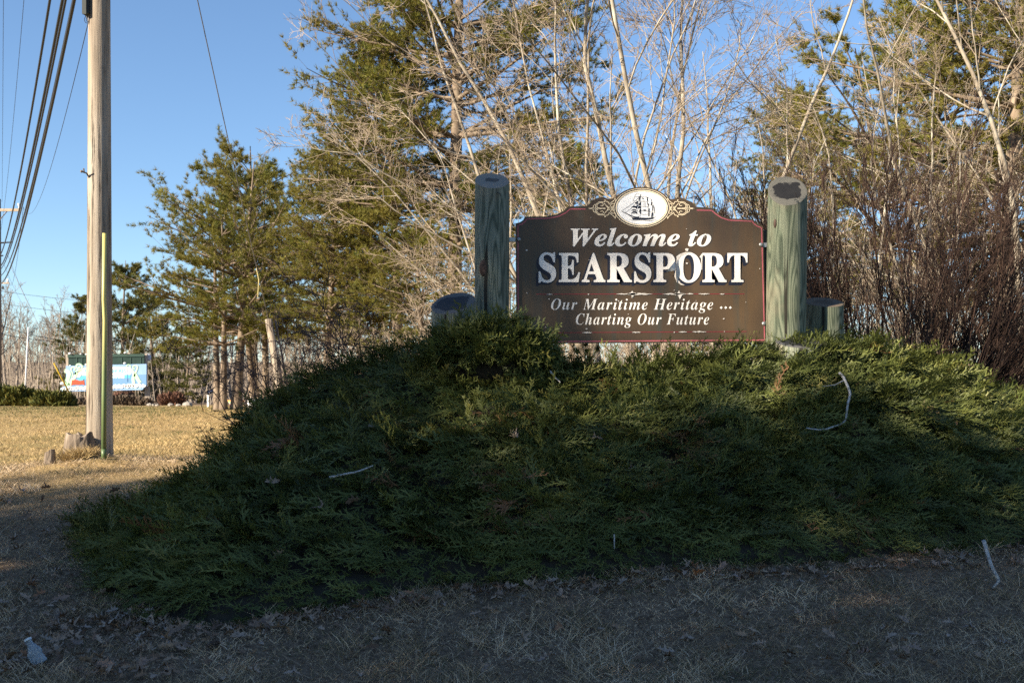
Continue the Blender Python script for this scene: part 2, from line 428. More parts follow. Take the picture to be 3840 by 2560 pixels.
# ------------------------------------------------------------------ dry grass
def blades(rng, x, y, L, w, tint, lean):
    n = len(x); z = zg(x, y); b = np.stack([x, y, z - .01], -1)
    a = rng.random(n) * 2 * np.pi
    d = np.stack([np.cos(a) * lean, np.sin(a) * lean, np.sqrt(np.maximum(1 - lean ** 2, .02))], -1)
    sd = norm(np.cross(d, np.stack([np.cos(a * 3), np.sin(a * 3), 0 * a + .3], -1))) * w[:, None]
    mid = b + d * L[:, None] * .55; tip = b + d * L[:, None] + np.stack([np.cos(a), np.sin(a), -.35 - 0 * a], -1) * (L * .14)[:, None]
    tip[:, 2] = np.maximum(tip[:, 2], z + .003)
    V = np.stack([b - sd, b + sd, mid + sd * .8, mid - sd * .8, tip], 1).reshape(-1, 3)
    k = np.arange(n)[:, None] * 5
    F = np.concatenate([k + np.array([[0, 1, 2]]), k + np.array([[0, 2, 3]]), k + np.array([[3, 2, 4]])])
    return V, F, np.tile(tint, 3)
def sample_view(rng, n, y0, y1, pw=1.0):
    y = y0 + (y1 - y0) * rng.random(n) ** pw
    x = (rng.random(n) * 2 - 1) * (y * .56 + .6)
    k = ~inside(x, y) & ~((y > 10.3) & (x > -1.0)); return x[k], y[k]
rg = np.random.default_rng(21)
x, y = sample_view(rg, 185000, 4.6, 13.5)
cl = vnoise(x * 2.3, y * 2.3) * .6 + vnoise(x * 7, y * 7 + 3) * .4
tuft = vnoise(x * 5 + 40, y * 5) ** 2
tn = np.clip(.62 + .9 * (cl - .5) + rg.normal(0, .27, len(x)), 0, 1)
tn[rg.random(len(x)) < .10] = .05
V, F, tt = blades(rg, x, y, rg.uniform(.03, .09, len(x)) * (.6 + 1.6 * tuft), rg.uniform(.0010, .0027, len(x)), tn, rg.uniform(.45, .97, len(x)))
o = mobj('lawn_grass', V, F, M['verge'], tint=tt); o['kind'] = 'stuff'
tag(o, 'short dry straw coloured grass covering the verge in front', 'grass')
x, y = sample_view(rg, 95000, 13.5, 46, 1.25)
x = np.minimum(x, -1.2 + rg.normal(0, 3, len(x))); k = np.abs(x) < y * .57; x, y = x[k], y[k]
tn = np.clip(.50 + .7 * (vnoise(x * .5, y * .5) - .5) + .4 * (vnoise(x * 1.9, y * 1.9) - .5) + rg.normal(0, .17, len(x)), 0, 1)
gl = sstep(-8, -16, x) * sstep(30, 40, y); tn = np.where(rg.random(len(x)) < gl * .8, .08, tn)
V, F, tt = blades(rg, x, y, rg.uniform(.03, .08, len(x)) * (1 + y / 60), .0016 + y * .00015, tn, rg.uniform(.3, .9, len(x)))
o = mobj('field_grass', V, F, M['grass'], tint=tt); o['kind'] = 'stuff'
tag(o, 'sunlit dry yellow grass of the flat field behind the utility pole', 'grass')
# ------------------------------------------------------------------ welcome sign
SD = 9.8                                   # distance of the sign board
def Z1(X, Y): return (1780 + .61224 * X, 620 + .61224 * Y)
def Z8(X, Y): return (2280 + .144558 * X, 690 + .144558 * Y)
def SP(u, v, off=0.0):
    p = P(u, v, SD); p[1] -= off; return p
def flat(name, polys, off, mat, parent):
    """flat print: filled outlines (photo pixels on the board plane), triangulated"""
    from mathutils.geometry import tessellate_polygon
    V, F = [], []
    for pg in polys:
        b = len(V); W = [SP(u, v, off) for u, v in pg]; V += W
        for t in tessellate_polygon([[Vector((w[0], w[2], 0)) for w in W]]):
            a_, b_, c_ = (W[i] for i in t)
            if np.cross(b_ - a_, c_ - a_)[1] > 0: t = t[::-1]
            F.append(tuple(b + i for i in t))
    return mobj(name, V, F, mat, parent)
def ribbon(pts, w, closed=False):
    pts = np.array(pts, float)
    if closed: pts = np.vstack([pts, pts[:1]])
    T = norm(np.gradient(pts, axis=0)); N_ = np.stack([-T[:, 1], T[:, 0]], -1) * w / 2
    return [[tuple(pts[i] - N_[i]), tuple(pts[i + 1] - N_[i + 1]), tuple(pts[i + 1] + N_[i + 1]), tuple(pts[i] + N_[i])] for i in range(len(pts) - 1)]
def smooth_pts(pts, n=5):
    pts = np.array(pts, float); q = np.vstack([2 * pts[0] - pts[1], pts, 2 * pts[-1] - pts[-2]]); out = []
    for i in range(1, len(q) - 2):
        for t in np.linspace(0, 1, n, endpoint=False):
            a, b, c, d = q[i - 1], q[i], q[i + 1], q[i + 2]
            out.append(.5 * (2 * b + (c - a) * t + (2 * a - 5 * b + 4 * c - d) * t * t + (3 * b - a - 3 * c + d) * t ** 3))
    return [tuple(p) for p in out] + [tuple(pts[-1])]
def oval(cx, cy, rx, ry, a0=0, a1=360, n=56):
    return [(cx + rx * math.cos(R(a0 + (a1 - a0) * i / n)), cy + ry * math.sin(R(a0 + (a1 - a0) * i / n))) for i in range(n + (a1 - a0 != 360))]

m, nt, bs = new_mat('board_brown')
f = noise(nt, 1.6, (1, 1, .35), 5); g_ = noise(nt, 9, (1, 1, .08), 4); h_ = noise(nt, 130, detail=2)
c = ramp(nt, f, [(.3, (.042, .029, .020)), (.5, (.066, .043, .024)), (.7, (.095, .058, .027))])
c = mixc(nt, ramp(nt, g_, [(.52, (0, 0, 0)), (.72, (.55,) * 3)]), c, (.030, .045, .042))
c = mixc(nt, .04, c, ramp(nt, h_, [(.3, (.02, .02, .02)), (.7, (.14, .10, .06))]))
nt.links.new(c, bs.inputs['Base Color']); bs.inputs['Roughness'].default_value = .42; bs.inputs['Specular IOR Level'].default_value = .35
bump(nt, bs, f, .05, .02); M['board'] = m
M['navy'] = mat_flat('navy_print', (.012, .015, .030), .5)
M['letter'] = mat_noise('letter_grey', [(.25, (.62, .60, .57)), (.6, (.76, .73, .69)), (.8, (.80, .78, .76))], 7, (1, 1, .6), .5)
M['pink'] = mat_noise('pink_line', [(.3, (.33, .075, .10)), (.7, (.45, .12, .145))], 9, rough=.5)
M['red'] = mat_flat('red_line', (.20, .015, .03), .5)
M['gold'] = mat_flat('gold_line', (.80, .68, .48), .45)
M['white'] = mat_flat('white_enamel', (.86, .86, .86), .35, var=.03)
M['chip'] = mat_noise('bare_chip', [(.3, (.40, .37, .34)), (.7, (.66, .63, .60))], 60)
M['steel'] = mat_noise('steel', [(.3, (.22, .23, .24)), (.7, (.42, .43, .44))], 40, rough=.45, metal=.7)
M['iron'] = mat_flat('dark_iron', (.035, .045, .045), .6)

sign = thing('welcome_sign', 'brown town welcome sign board with white oval ship emblem between two log posts', 'sign', SP(2405, 1330))
OUT = [Z1(255, 1090), Z1(250, 355), Z1(276, 350), Z1(296, 336), Z1(307, 315), Z1(440, 313), Z1(500, 301), Z1(545, 280), Z1(570, 253), Z1(690, 249),
       Z1(702, 238), Z1(722, 214), Z1(758, 200), Z1(788, 192), Z1(812, 205), Z1(842, 203)]
OUT += oval(2406, 780, 112, 78.5, 209, 331, 26)
OUT += [Z1(1203, 208), Z1(1232, 203), Z1(1256, 194), Z1(1290, 208), Z1(1330, 224), Z1(1358, 254), Z1(1457, 262), Z1(1480, 290), Z1(1520, 312), Z1(1575, 326), Z1(1702, 330), Z1(1714, 346), Z1(1736, 361), Z1(1766, 371), Z1(1783, 1083)]
TH = .035
from mathutils.geometry import tessellate_polygon
n = len(OUT); V = [SP(u, v) for u, v in OUT] + [SP(u, v, -TH) for u, v in OUT]
tr = [tuple(t) for t in tessellate_polygon([[Vector((V[i][0], V[i][2], 0)) for i in range(n)]])]
F = tr + [tuple(i + n for i in t[::-1]) for t in tr] + [(i, i + n, (i + 1) % n + n, (i + 1) % n) for i in range(n)]
panel = mobj('panel', V, F, [M['board'], M['iron']], sign)
panel.data.polygons.foreach_set('material_index', np.array([0] * (2 * len(tr)) + [1] * n, np.int32)); panel.data.update()
# dark rim inside the edge, then the pink line
PK = [Z1(678, 268), Z1(584, 268), Z1(560, 290), Z1(510, 314), Z1(440, 326), Z1(319, 328), Z1(309, 344), Z1(290, 361), Z1(265, 368), Z1(267, 1080), Z1(1775, 1069), Z1(1757, 383), Z1(1733, 375), Z1(1708, 356), Z1(1701, 343), Z1(1560, 337), Z1(1512, 322), Z1(1472, 295), Z1(1453, 277), Z1(1360, 275)]
segs = []
for a_, b_ in zip(PK[:-1], PK[1:]): segs += ribbon([a_, b_], 3.8)
flat('border_line', segs, .002, M['pink'], sign)

def glyphs(s, U, L):
    return ''.join('\u210e' if (ch == 'h' and L == 0x1D44E) else chr(U + ord(ch) - 65) if ch.isupper() else chr(L + ord(ch) - 97) if ch.islower() else ch for ch in s)
BOLD, BI, IT = (0x1D400, 0x1D41A), (0x1D468, 0x1D482), (0x1D434, 0x1D44E)
def text_shape(s, offset, space=1.0):
    c = bpy.data.curves.new('lettering', 'FONT'); c.body = s; c.size = 1; c.offset = offset; c.space_character = space; c.resolution_u = 5
    o = bpy.data.objects.new('lettering', c); C.objects.link(o)
    bpy.context.view_layer.update()
    me = bpy.data.meshes.new_from_object(o.evaluated_get(bpy.context.evaluated_depsgraph_get()))
    V = np.array([v.co[:] for v in me.vertices]); F = [tuple(p.vertices) for p in me.polygons]
    bpy.data.objects.remove(o); bpy.data.curves.remove(c); bpy.data.meshes.remove(me)
    return V, F
def text(name, s, style, x0, x1, ycap, ybase, off, mat, parent, cap='E', offset=0.0, shift=(0, 0), space=1.0):
    V, F = text_shape(glyphs(s, *style), offset, space)
    if cap is None: lo_, hi_ = V[:, 1].min(), V[:, 1].max()
    else:
        Vc, _ = text_shape(glyphs(cap, *style), offset); lo_, hi_ = Vc[:, 1].min(), Vc[:, 1].max()
    a, b = V[:, 0].min(), V[:, 0].max()
    U = x0 + (V[:, 0] - a) / (b - a) * (x1 - x0) + shift[0]; W = ybase - (V[:, 1] - lo_) / (hi_ - lo_) * (ybase - ycap) + shift[1]
    VV = np.array([SP(u, w, off) for u, w in zip(U, W)])
    nw_ = s.count(' ') + 1                       # one part for each word: cut at the widest gaps
    fx = sorted((min(U[i] for i in f), max(U[i] for i in f)) for f in F); gaps = []; end = fx[0][1]
    for lo2, hi2 in fx[1:]:
        if lo2 > end: gaps.append((lo2 - end, (lo2 + end) / 2))
        end = max(end, hi2)
    cuts = sorted(c_ for _, c_ in sorted(gaps, reverse=True)[:nw_ - 1]); res = None
    for w_ in range(nw_):
        lo3 = cuts[w_ - 1] if w_ else -1e9; hi3 = cuts[w_] if w_ < nw_ - 1 else 1e9
        FF = [f for f in F if lo3 < U[f[0]] < hi3]; ix = sorted({i for f in FF for i in f}); mp = {i: k for k, i in enumerate(ix)}
        res = mobj(name, VV[ix], [tuple(mp[i] for i in f) for f in FF], mat, parent)
    return res
def z1x(X): return 1780 + .61224 * X
def z1y(Y): return 620 + .61224 * Y
text('lettering_outline', 'Welcome to', BI, z1x(584), z1x(1452), z1y(385), z1y(499), .0015, M['navy'], sign, 'E', .022)
text('lettering', 'Welcome to', BI, z1x(588), z1x(1448), z1y(388), z1y(495), .003, M['letter'], sign, 'E', .008)
LET = [('S', 80, 258), ('E', 285, 500), ('A', 518, 757), ('R', 775, 1025), ('S', 1048, 1222), ('P', 1243, 1463), ('O', 1478, 1725), ('R', 1740, 1985), ('T', 1993, 2197)]
for i, (ch, a, b) in enumerate(LET):
    r_ = ch in 'SO'
    x0, x1 = 1990 + .3699 * a, 1990 + .3699 * b
    y0, y1 = 949 - 2.5 * r_, 1058 + 2.5 * r_
    l_ = text('letter', ch, BOLD, x0, x1, y0, y1, .0052, M['letter'], sign, None, .012)
    text('letter_outline', ch, BOLD, x0 - 2.2, x1 + 2.2, y0 - 2.2, y1 + 2.2, .0040, M['navy'], l_, None, .028)
    for q, (sx, sy) in enumerate(((-2.2, 2.6), (-4.4, 5.2), (-6.6, 7.8), (-8.6, 10.0))):
        text('letter_shadow', ch, BOLD, x0 - 1.5, x1 + 1.5, y0 - 1, y1 + 1.5, .0030 - .0006 * q, M['navy'], l_, None, .026, (sx, sy))
text('lettering', 'Our Maritime Heritage', BI, z1x(468), z1x(1460), z1y(818), z1y(883), .003, M['letter'], sign, 'E', -.006, space=1.12)
text('lettering', 'Charting Our Future', BI, z1x(620), z1x(1435), z1y(909), z1y(974), .003, M['letter'], sign, 'E', -.006, space=1.12)
flat('dots', [[Z1(x - 8, 871), Z1(x + 1, 862), Z1(x + 9, 871), Z1(x, 880)] for x in (1509, 1537, 1565)], .003, M['letter'], sign)
flat('rule_line', ribbon([Z1(378, 789), Z1(1652, 787)], 2.0), .002, M['red'], sign)
flat('rule_line', ribbon([Z1(388, 1025), Z1(1665, 1017)], 2.0), .002, M['red'], sign)
# oval emblem
em = flat('emblem', [oval(2406, 780, 95, 64.5)], .0045, M['white'], sign)
flat('ring', ribbon(oval(2406, 780, 103.5, 72), 2.0, True) + ribbon(oval(2406, 780, 95.5, 65), 4.2, True), .006, M['gold'], em)
flat('ring_shade', ribbon(oval(2406, 780, 99.6, 68.6), 4.5, True) + ribbon(oval(2406, 780, 92.2, 62), 1.0, True), .0055, M['navy'], em)
SH = [[(600,865),(640,885),(820,872),(1000,882),(1200,868),(1196,890),(1150,915),(1000,930),(800,926),(640,927),(620,895)],
      [(335,693),(350,700),(600,818),(700,846),(800,852),(800,872),(700,872),(590,842),(350,716)],
      [(680,500),(775,440),(770,520),(745,555),(725,520)], [(590,612),(650,575),(745,568),(775,540),(750,640),(735,660),(710,622),(640,612)],
      [(590,697),(650,655),(720,665),(748,704),(660,690)], [(590,772),(650,705),(735,715),(762,757),(740,768),(690,745)],
      [(830,480),(857,470),(850,562),(780,552)], [(800,570),(852,575),(857,642),(778,630)], [(820,660),(857,650),(852,792),(798,720)], [(790,380),(832,308),(817,432),(790,432)],
      [(875,358),(920,365),(918,390),(878,387)], [(920,666),(987,672),(982,699),(915,692)], [(930,575),(955,580),(950,592),(932,590)],
      [(1000,338),(1022,340),(1042,462),(1005,420)], [(1008,490),(1047,500),(1067,602),(1030,542)], [(1058,620),(1077,640),(1072,832),(1038,832)],
      [(1108,468),(1137,480),(1147,562),(1113,547)], [(1148,560),(1172,570),(1167,692),(1143,702)], [(1128,750),(1167,738),(1152,872),(1113,862)], [(1178,560),(1202,600),(1218,772),(1205,782),(1188,642)],
      [(535,928),(640,938),(800,932),(1000,942),(1120,950),(1255,926),(1250,938),(1110,964),(1000,952),(800,944),(640,948)]]
LN = [[(365,695),(600,540),(720,430),(860,270)], [(440,750),(590,640),(700,520)], [(850,280),(832,500),(830,860)], [(1000,330),(1030,560),(1060,860)], [(1110,400),(1150,620),(1180,860)],
      [(720,260),(860,270)], [(690,330),(860,330),(1010,345)], [(640,440),(800,450),(1045,460)], [(790,575),(930,585),(1060,600)], [(830,690),(1060,712)], [(1030,360),(1130,402)], [(1060,540),(1190,575)], [(1065,715),(1160,735)],
      [(1025,350),(1125,405),(1142,470),(1192,590),(1215,780)], [(855,275),(800,460),(760,720)], [(925,370),(930,560)], [(960,480),(975,590)], [(720,260),(650,440)], [(860,790),(950,800),(1050,780)], [(600,800),(700,760),(800,800)], [(610,870),(720,880),(810,830)], [(440,740),(600,860)], [(1200,860),(1250,845)]]
flat('ship', [[Z8(*q) for q in pg] for pg in SH] + [r_ for l_ in LN for r_ in ribbon([Z8(*q) for q in l_], .95)], .0065, M['navy'], em)
SCR = [[(1522,552),(1560,520),(1620,510),(1660,545),(1650,590),(1610,600),(1590,575),(1605,552)], [(1525,470),(1545,375),(1578,432),(1640,480),(1700,530),(1692,580),(1655,612)], [(1530,480),(1552,502),(1530,530),(1525,555)],
       [(1580,600),(1640,640),(1700,700)], [(1745,700),(1700,620),(1702,540),(1730,470),(1790,455)], [(1720,650),(1780,560),(1830,500)], [(1830,425),(1800,418),(1815,460),(1850,470),(1930,465),(2000,490),(2045,545),(2052,600),(2000,638)],
       [(1925,555),(1880,570),(1850,540),(1870,500),(1930,490),(1990,520),(2022,570),(1990,620),(1900,632),(1800,628)], [(2040,530),(2090,545),(2115,590),(2090,612),(2050,625)], [(2080,612),(2130,622),(2250,640)], [(1570,640),(1610,605),(1660,640)]]
for sg in (1, -1):
    rb = []
    for l_ in SCR:
        for up in (1, -1):
            pts = [Z8(865 + sg * (X_ - 865), 637 + up * (Y_ - 637)) for X_, Y_ in l_]
            rb += ribbon(smooth_pts(pts, 4), 1.9)
    flat('scroll', rb, .003 + .0008 * (sg > 0), M['gold'], sign)
# flaking paint
g = np.random.default_rng(4); ch = []
def blob(cx, cy, rx, ry, k=9):
    return [(cx + rx * g.uniform(.45, 1.15) * math.cos(2 * math.pi * i / k), cy + ry * g.uniform(.45, 1.15) * math.sin(2 * math.pi * i / k)) for i in range(k)]
def chip_line(x0, x1, yy, hmax):
    n_ = 14; xs = np.linspace(x0, x1, n_); return [(x, yy - g.uniform(.1, 1) * hmax * math.sin(math.pi * i / (n_ - 1)) - .3) for i, x in enumerate(xs)] + [(x, yy + g.uniform(.1, 1) * hmax * math.sin(math.pi * i / (n_ - 1)) + .3) for i, x in reversed(list(enumerate(xs)))]
for a, b, yy, hm in ((865, 1090, 788, 8), (1150, 1300, 788, 7), (1300, 1340, 787, 5), (1368, 1440, 787, 6), (438, 478, 790, 4), (655, 720, 1024, 5), (962, 1018, 1022, 5), (1248, 1300, 1020, 5), (1330, 1420, 1019, 6), (1500, 1530, 788, 4), (690, 702, 790, 4)):
    ch.append([(z1x(x), z1y(y_)) for x, y_ in chip_line(a, b, yy, hm)])
ch.append([Z1(930, 786), Z1(955, 780), Z1(965, 768), Z1(972, 780), Z1(1000, 786), Z1(975, 794), Z1(966, 812), Z1(958, 794)])
ch.append([Z1(1215, 786), Z1(1242, 782), Z1(1252, 766), Z1(1258, 782), Z1(1290, 786), Z1(1268, 796), Z1(1256, 822), Z1(1246, 798)])
for X_, Y_, r_ in ((318, 521, 9), (455, 818, 6), (1300, 518, 14), (1300, 600, 9), (1744, 633, 5), (1524, 939, 7), (686, 1001, 7), (435, 992, 4), (320, 782, 4), (700, 580, 3), (712, 320, 3), (940, 912, 4), (1296, 390, 3), (1414, 420, 4), (1408, 440, 4), (880, 830, 5), (1355, 828, 3), (1222, 765, 4), (490, 350, 2), (1222, 1022, 6), (1528, 1018, 4), (1660, 838, 3), (965, 808, 7)):
    ch.append([(z1x(q[0]), z1y(q[1])) for q in blob(X_, Y_, r_, r_ * .7)])
ch.append([Z1(1234, 560), Z1(1252, 545), Z1(1290, 532), Z1(1330, 533), Z1(1300, 540), Z1(1262, 556), Z1(1240, 590)])
ch.append([Z1(1230, 640), Z1(1236, 690), Z1(1262, 722), Z1(1286, 734), Z1(1262, 732), Z1(1236, 712), Z1(1222, 680)])
ch.append([Z1(1376, 560), Z1(1392, 540), Z1(1400, 545), Z1(1394, 565), Z1(1392, 640), Z1(1388, 640), Z1(1386, 570)])
flat('paint_chips', ch, .0068, M['chip'], sign)['kind'] = 'stuff'
# the curled vinyl peeling from the broken letter
V = []; F = []; k = 10
for i in range(k):
    t = i / (k - 1)
    a = np.array(Z1(1228 - 60 * t, 585 + 70 * t)); b = np.array(Z1(1240 - 70 * t ** 1.4, 640 + 16 * t))
    for j in range(5):
        w = j / 4; q = a + (b - a) * w; V.append(SP(q[0], q[1], .008 + .045 * math.sin(t * 2.6) * (1 - .5 * w) + .02 * t))
for i in range(k - 1):
    for j in range(4): F.append((i * 5 + j, (i + 1) * 5 + j, (i + 1) * 5 + j + 1, i * 5 + j + 1))
mobj('peeling_flap', V, F, M['letter'], sign, smooth=True)
V = []; F = []
for i in range(k):
    t = i / (k - 1); a = np.array(Z1(1236 - 8 * math.sin(3 * t), 575 + 140 * t)); b = a + np.array([4 + 11 * math.sin(math.pi * t), 4.0])
    V += [SP(a[0], a[1], .03 * math.sin(math.pi * t) + .008), SP((a[0] + b[0]) / 2, (a[1] + b[1]) / 2, .016), SP(b[0], b[1], .007)]
for i in range(k - 1):
    for j in range(2): F.append((i * 3 + j, (i + 1) * 3 + j, (i + 1) * 3 + j + 1, i * 3 + j + 1))
mobj('peeling_flap', V, F, M['chip'], sign, smooth=True)
# brackets, bolts and the iron angle behind the right edge
for (bu, bv, x0, x1) in ((1945, 898, 1908, 1938), (2853, 918, 2858, 2881), (2864, 1213, 2866, 2888)):
    b = MB(); lo = SP(x0, bv + 8, -.005); hi = SP(x1, bv - 8, -.045); b.box(lo, (hi[0], hi[1], hi[2]))
    br = b.build('bracket', M['steel'], sign)
    b = MB(); c_ = SP(bu, bv); b.ball((c_[0], c_[1] - .006, c_[2]), .021, 12, (1, .55, 1)); b.build('bolt', M['steel'], br, True)
b = MB(); lo = SP(2864, 1320, -.04); hi = SP(2881, 860, -.06); b.box(lo, hi); b.build('angle_iron', M['iron'], sign)

# ------------------------------------------------------------------ log posts
M['log'] = wood_log('log_green', (.150, .172, .132), (.070, .088, .068), (.220, .235, .185))
M['log_warm'] = wood_log('log_weathered', (.118, .142, .100), (.058, .074, .052), (.178, .198, .142))
def log_post(label, ul, ur, d, vtop, tilt, side, mat, cap, lean=0.0, group=None, seed=0):
    c = P((ul + ur) / 2, vtop, d); r = (ur - ul) / 2 / FPX * d
    base = float(zg(c[0], d)) - .1
    th = thing('log_post', label, 'post', (c[0], d, base), group=group)
    h = c[2] - base; n = 40; kz = 24; g = np.random.default_rng(seed)
    a = np.arange(n) * 2 * np.pi / n
    rr = r * (1 + .012 * np.sin(3 * a + seed) + .010 * np.sin(7 * a + 2 * seed))
    V = []
    for i in range(kz):
        t = i / (kz - 1)
        bul = 1 + .012 * math.sin(t * 9 + seed) + .02 * (1 - t)
        x = rr * np.cos(a) * bul + lean * (t - 1); y = rr * np.sin(a) * bul
        zt = h + rr * np.sin(a) * math.tan(tilt) + rr * np.cos(a) * math.tan(side)
        V.append(np.stack([x, y, t * zt + 0 * a], -1))
    V = np.concatenate(V); F = [(i * n + j, i * n + (j + 1) % n, (i + 1) * n + (j + 1) % n, (i + 1) * n + j) for i in range(kz - 1) for j in range(n)]
    mobj('shaft', V, F, mat, th, local=True, smooth=True)
    top = V[-n:]; cen = top.mean(0); W = [cen]; F = []
    for q in (.25, .5, .75, .93, 1.0):
        for j in range(n): W.append(cen + (top[j] - cen) * q + np.array([0, 0, .004 if q < .99 else .0005]))
    for j in range(n): F.append((0, 1 + j, 1 + (j + 1) % n))
    for k in range(4):
        for j in range(n): F.append((1 + k * n + j, 1 + (k + 1) * n + j, 1 + (k + 1) * n + (j + 1) % n, 1 + k * n + (j + 1) % n))
    o = mobj('cut_end', np.array(W) - cen, F, cap, th, local=True); o.location = cen
    return th, c, r
CE = [cut_end('cut_end_pale', (.23, .21, .18), (.05, .045, .04), .165, .85), cut_end('cut_end_stained', (.13, .125, .105), (.007, .007, .008), .25, 1.0),
      cut_end('cut_end_dark', (.10, .10, .10), (.02, .022, .028), .27, 1.0), cut_end('cut_end_brown', (.13, .10, .07), (.06, .045, .03), .2, .8)]
lp, lc, lr = log_post('tall green stained log post left of the sign with pale cut top', 1780, 1908, 9.8, 678, R(33), R(-3), M['log'], CE[0], 0, None, 1)
rp, rc, rr_ = log_post('tall green log post right of the sign with black stain on its slanted top', 2880, 3024, 9.8, 716, R(43), R(9), M['log_warm'], CE[1], .035, None, 2)
log_post('short thick log beside the left tall post with dark slanted top', 1617, 1782, 9.45, 1137, R(29), R(9), M['log'], CE[2], 0, None, 3)
log_post('short log behind the right tall post with flat brown top', 3018, 3160, 10.05, 1133, R(19), R(0), M['log_warm'], CE[3], -.02, None, 4)
log_post('low grey log almost buried in juniper at the right post', 2912, 3096, 9.35, 1284, R(16), R(0), M['log'], CE[2], 0, None, 5)
# knot and hooks on the posts
M['knot'] = mat_noise('knot', [(.3, (.02, .012, .010)), (.6, (.10, .065, .05)), (.8, (.16, .11, .08))], 18)
b = MB(); p_ = P(1816, 1012, 9.8); b.ball((p_[0], 9.8 - lr * .90, p_[2]), 1, 14, (.046, .02, .085)); b.build('knot', M['knot'], lp, True)
b = MB(); p_ = P(2891, 846, 9.8); b.ball((p_[0] + .012, 9.8 - rr_ * .62, p_[2]), 1, 12, (.018, .02, .045)); b.build('knot', M['knot'], rp, True)
for th, c, r, u, v in ((lp, lc, lr, 1868, 735), (rp, rc, rr_, 2960, 764)):
    p_ = P(u, v, 9.8); dx = p_[0] - c[0]; yy = 9.8 - math.sqrt(r * r - dx * dx) - .004; b = MB()
    b.tube([(p_[0], yy + .02, p_[2]), (p_[0], yy - .02, p_[2]), (p_[0] + .02, yy - .03, p_[2] - .015), (p_[0] + .03, yy - .02, p_[2] - .03), (p_[0] + .022, yy - .012, p_[2] - .036)], .0045, 6)
    b.build('hook', M['iron'], th)

# ------------------------------------------------------------------ utility pole
m, nt, bs = new_mat('pole_wood')
f = noise(nt, 10, (1, 1, .05), 5); cr = noise(nt, 22, (1, 1, .035), 7, .75)
c = ramp(nt, f, [(.28, (.15, .125, .10)), (.5, (.31, .265, .215)), (.72, (.46, .41, .345))])
c = mixc(nt, ramp(nt, cr, [(.40, (.9,) * 3), (.47, (0, 0, 0))]), c, (.04, .03, .024))
c = mixc(nt, ramp(nt, noise(nt, 1.3, (1, 1, .3), 3), [(.45, (0, 0, 0)), (.7, (.5,) * 3)]), c, (.22, .15, .095))
nt.links.new(c, bs.inputs['Base Color']); bs.inputs['Roughness'].default_value = .9; bs.inputs['Specular IOR Level'].default_value = .15
bump(nt, bs, cr, .9, .015); M['pole'] = m
M['pole_far'] = mat_noise('pole_far', [(.3, (.13, .10, .08)), (.7, (.26, .21, .17))], 4, (1, 1, .1))
M['arm'] = mat_noise('arm_wood', [(.3, (.30, .24, .18)), (.7, (.44, .36, .28))], 6)
M['cable'] = mat_flat('cable_black', (.018, .018, .020), .5)
M['wire'] = mat_flat('wire_grey', (.16, .16, .17), .4, .4)
PX, PY = (373 - 1920) / FPX * 12.5, 12.5
PZ = float(zg(PX, PY)) - .15; PH = 12.4
up = thing('utility_pole', 'weathered wooden utility pole standing in the dry grass beside the stump', 'utility pole', (PX, PY, PZ))
n = 36; kz = 70; a = np.arange(n) * 2 * np.pi / n; V = []
g = np.random.default_rng(8)
for i in range(kz):
    t = i / (kz - 1); r = .155 - .058 * min(1, t * 1.05) + .012 * math.exp(-t * 25)
    rr = r * (1 + .02 * np.sin(a * 2 + 1 + t) + .016 * (vnoise(a * 5 + 3, 0 * a + t * 9) - .5) + .022 * (vnoise(a * 17 / 6.28 * 2, 0 * a + t * 5 + 9) - .5))
    V.append(np.stack([rr * np.cos(a), rr * np.sin(a), 0 * a + t * PH], -1))
V = np.concatenate(V); F = [(i * n + j, i * n + (j + 1) % n, (i + 1) * n + (j + 1) % n, (i + 1) * n + j) for i in range(kz - 1) for j in range(n)] + [tuple((kz - 1) * n + j for j in range(n))]
mobj('shaft', V, F, M['pole'], up, local=True, smooth=True)
def pole_pt(dx, dy, z): return np.array([PX + dx, PY + dy, z])
b = MB(); b.box((PX - 1.2, PY - .20, 11.5), (PX + 1.2, PY - .10, 11.62)); b.build('crossarm', M['arm'], up)
for dx in (-1.1, -.45, 1.1):
    b = MB(); b.tube([(PX + dx, PY - .15, 11.62), (PX + dx, PY - .15, 11.74)], .018, 8); b.ball((PX + dx, PY - .15, 11.78), .06, 10); b.build('insulator', M['white'], up, True)
# equipment box with cable loops on the left side, small step bracket lower down
b = MB(); q0 = P(310, 52, 12.38); q1 = P(334, -120, 12.38)
b.box((q0[0], 12.36, q0[2]), (q1[0], 12.52, q1[2])); b.box((q0[0] + .012, 12.34, q0[2] - .02), (q1[0] - .02, 12.36, q1[2])); b.build('equipment_box', M['iron'], up)
b = MB(); cc = P(326, 68, 12.4)
th_ = np.linspace(0, 2 * np.pi, 16); b.tube(np.stack([cc[0] + .03 * np.cos(th_), 0 * th_ + 12.4, cc[2] - .02 + .045 * np.sin(th_)], -1), .004, 5)
b.tube(np.stack([cc[0] + .01 + .025 * np.cos(th_), 0 * th_ + 12.42, cc[2] + .0 + .05 * np.sin(th_)], -1), .004, 5); b.tube([cc + np.array([-.02, 0, .08]), cc + np.array([.02, 0, -.06]), cc + np.array([.06, .04, -.02])], .006, 5)
b.build('cable_loop', M['cable'], up)
b = MB(); e0, e1, e2, e3 = P(336, 668, 12.4), P(325, 650, 12.35), P(306, 643, 12.33), P(314, 632, 12.3)
b.tube([e0 + np.array([.04, .05, -.02]), e0, e1, e2], .010, 6); b.tube([(e1 + e2) / 2, e3], .008, 6); b.ball(e2, .018, 8); b.build('step_bracket', M['pole_far'], up)

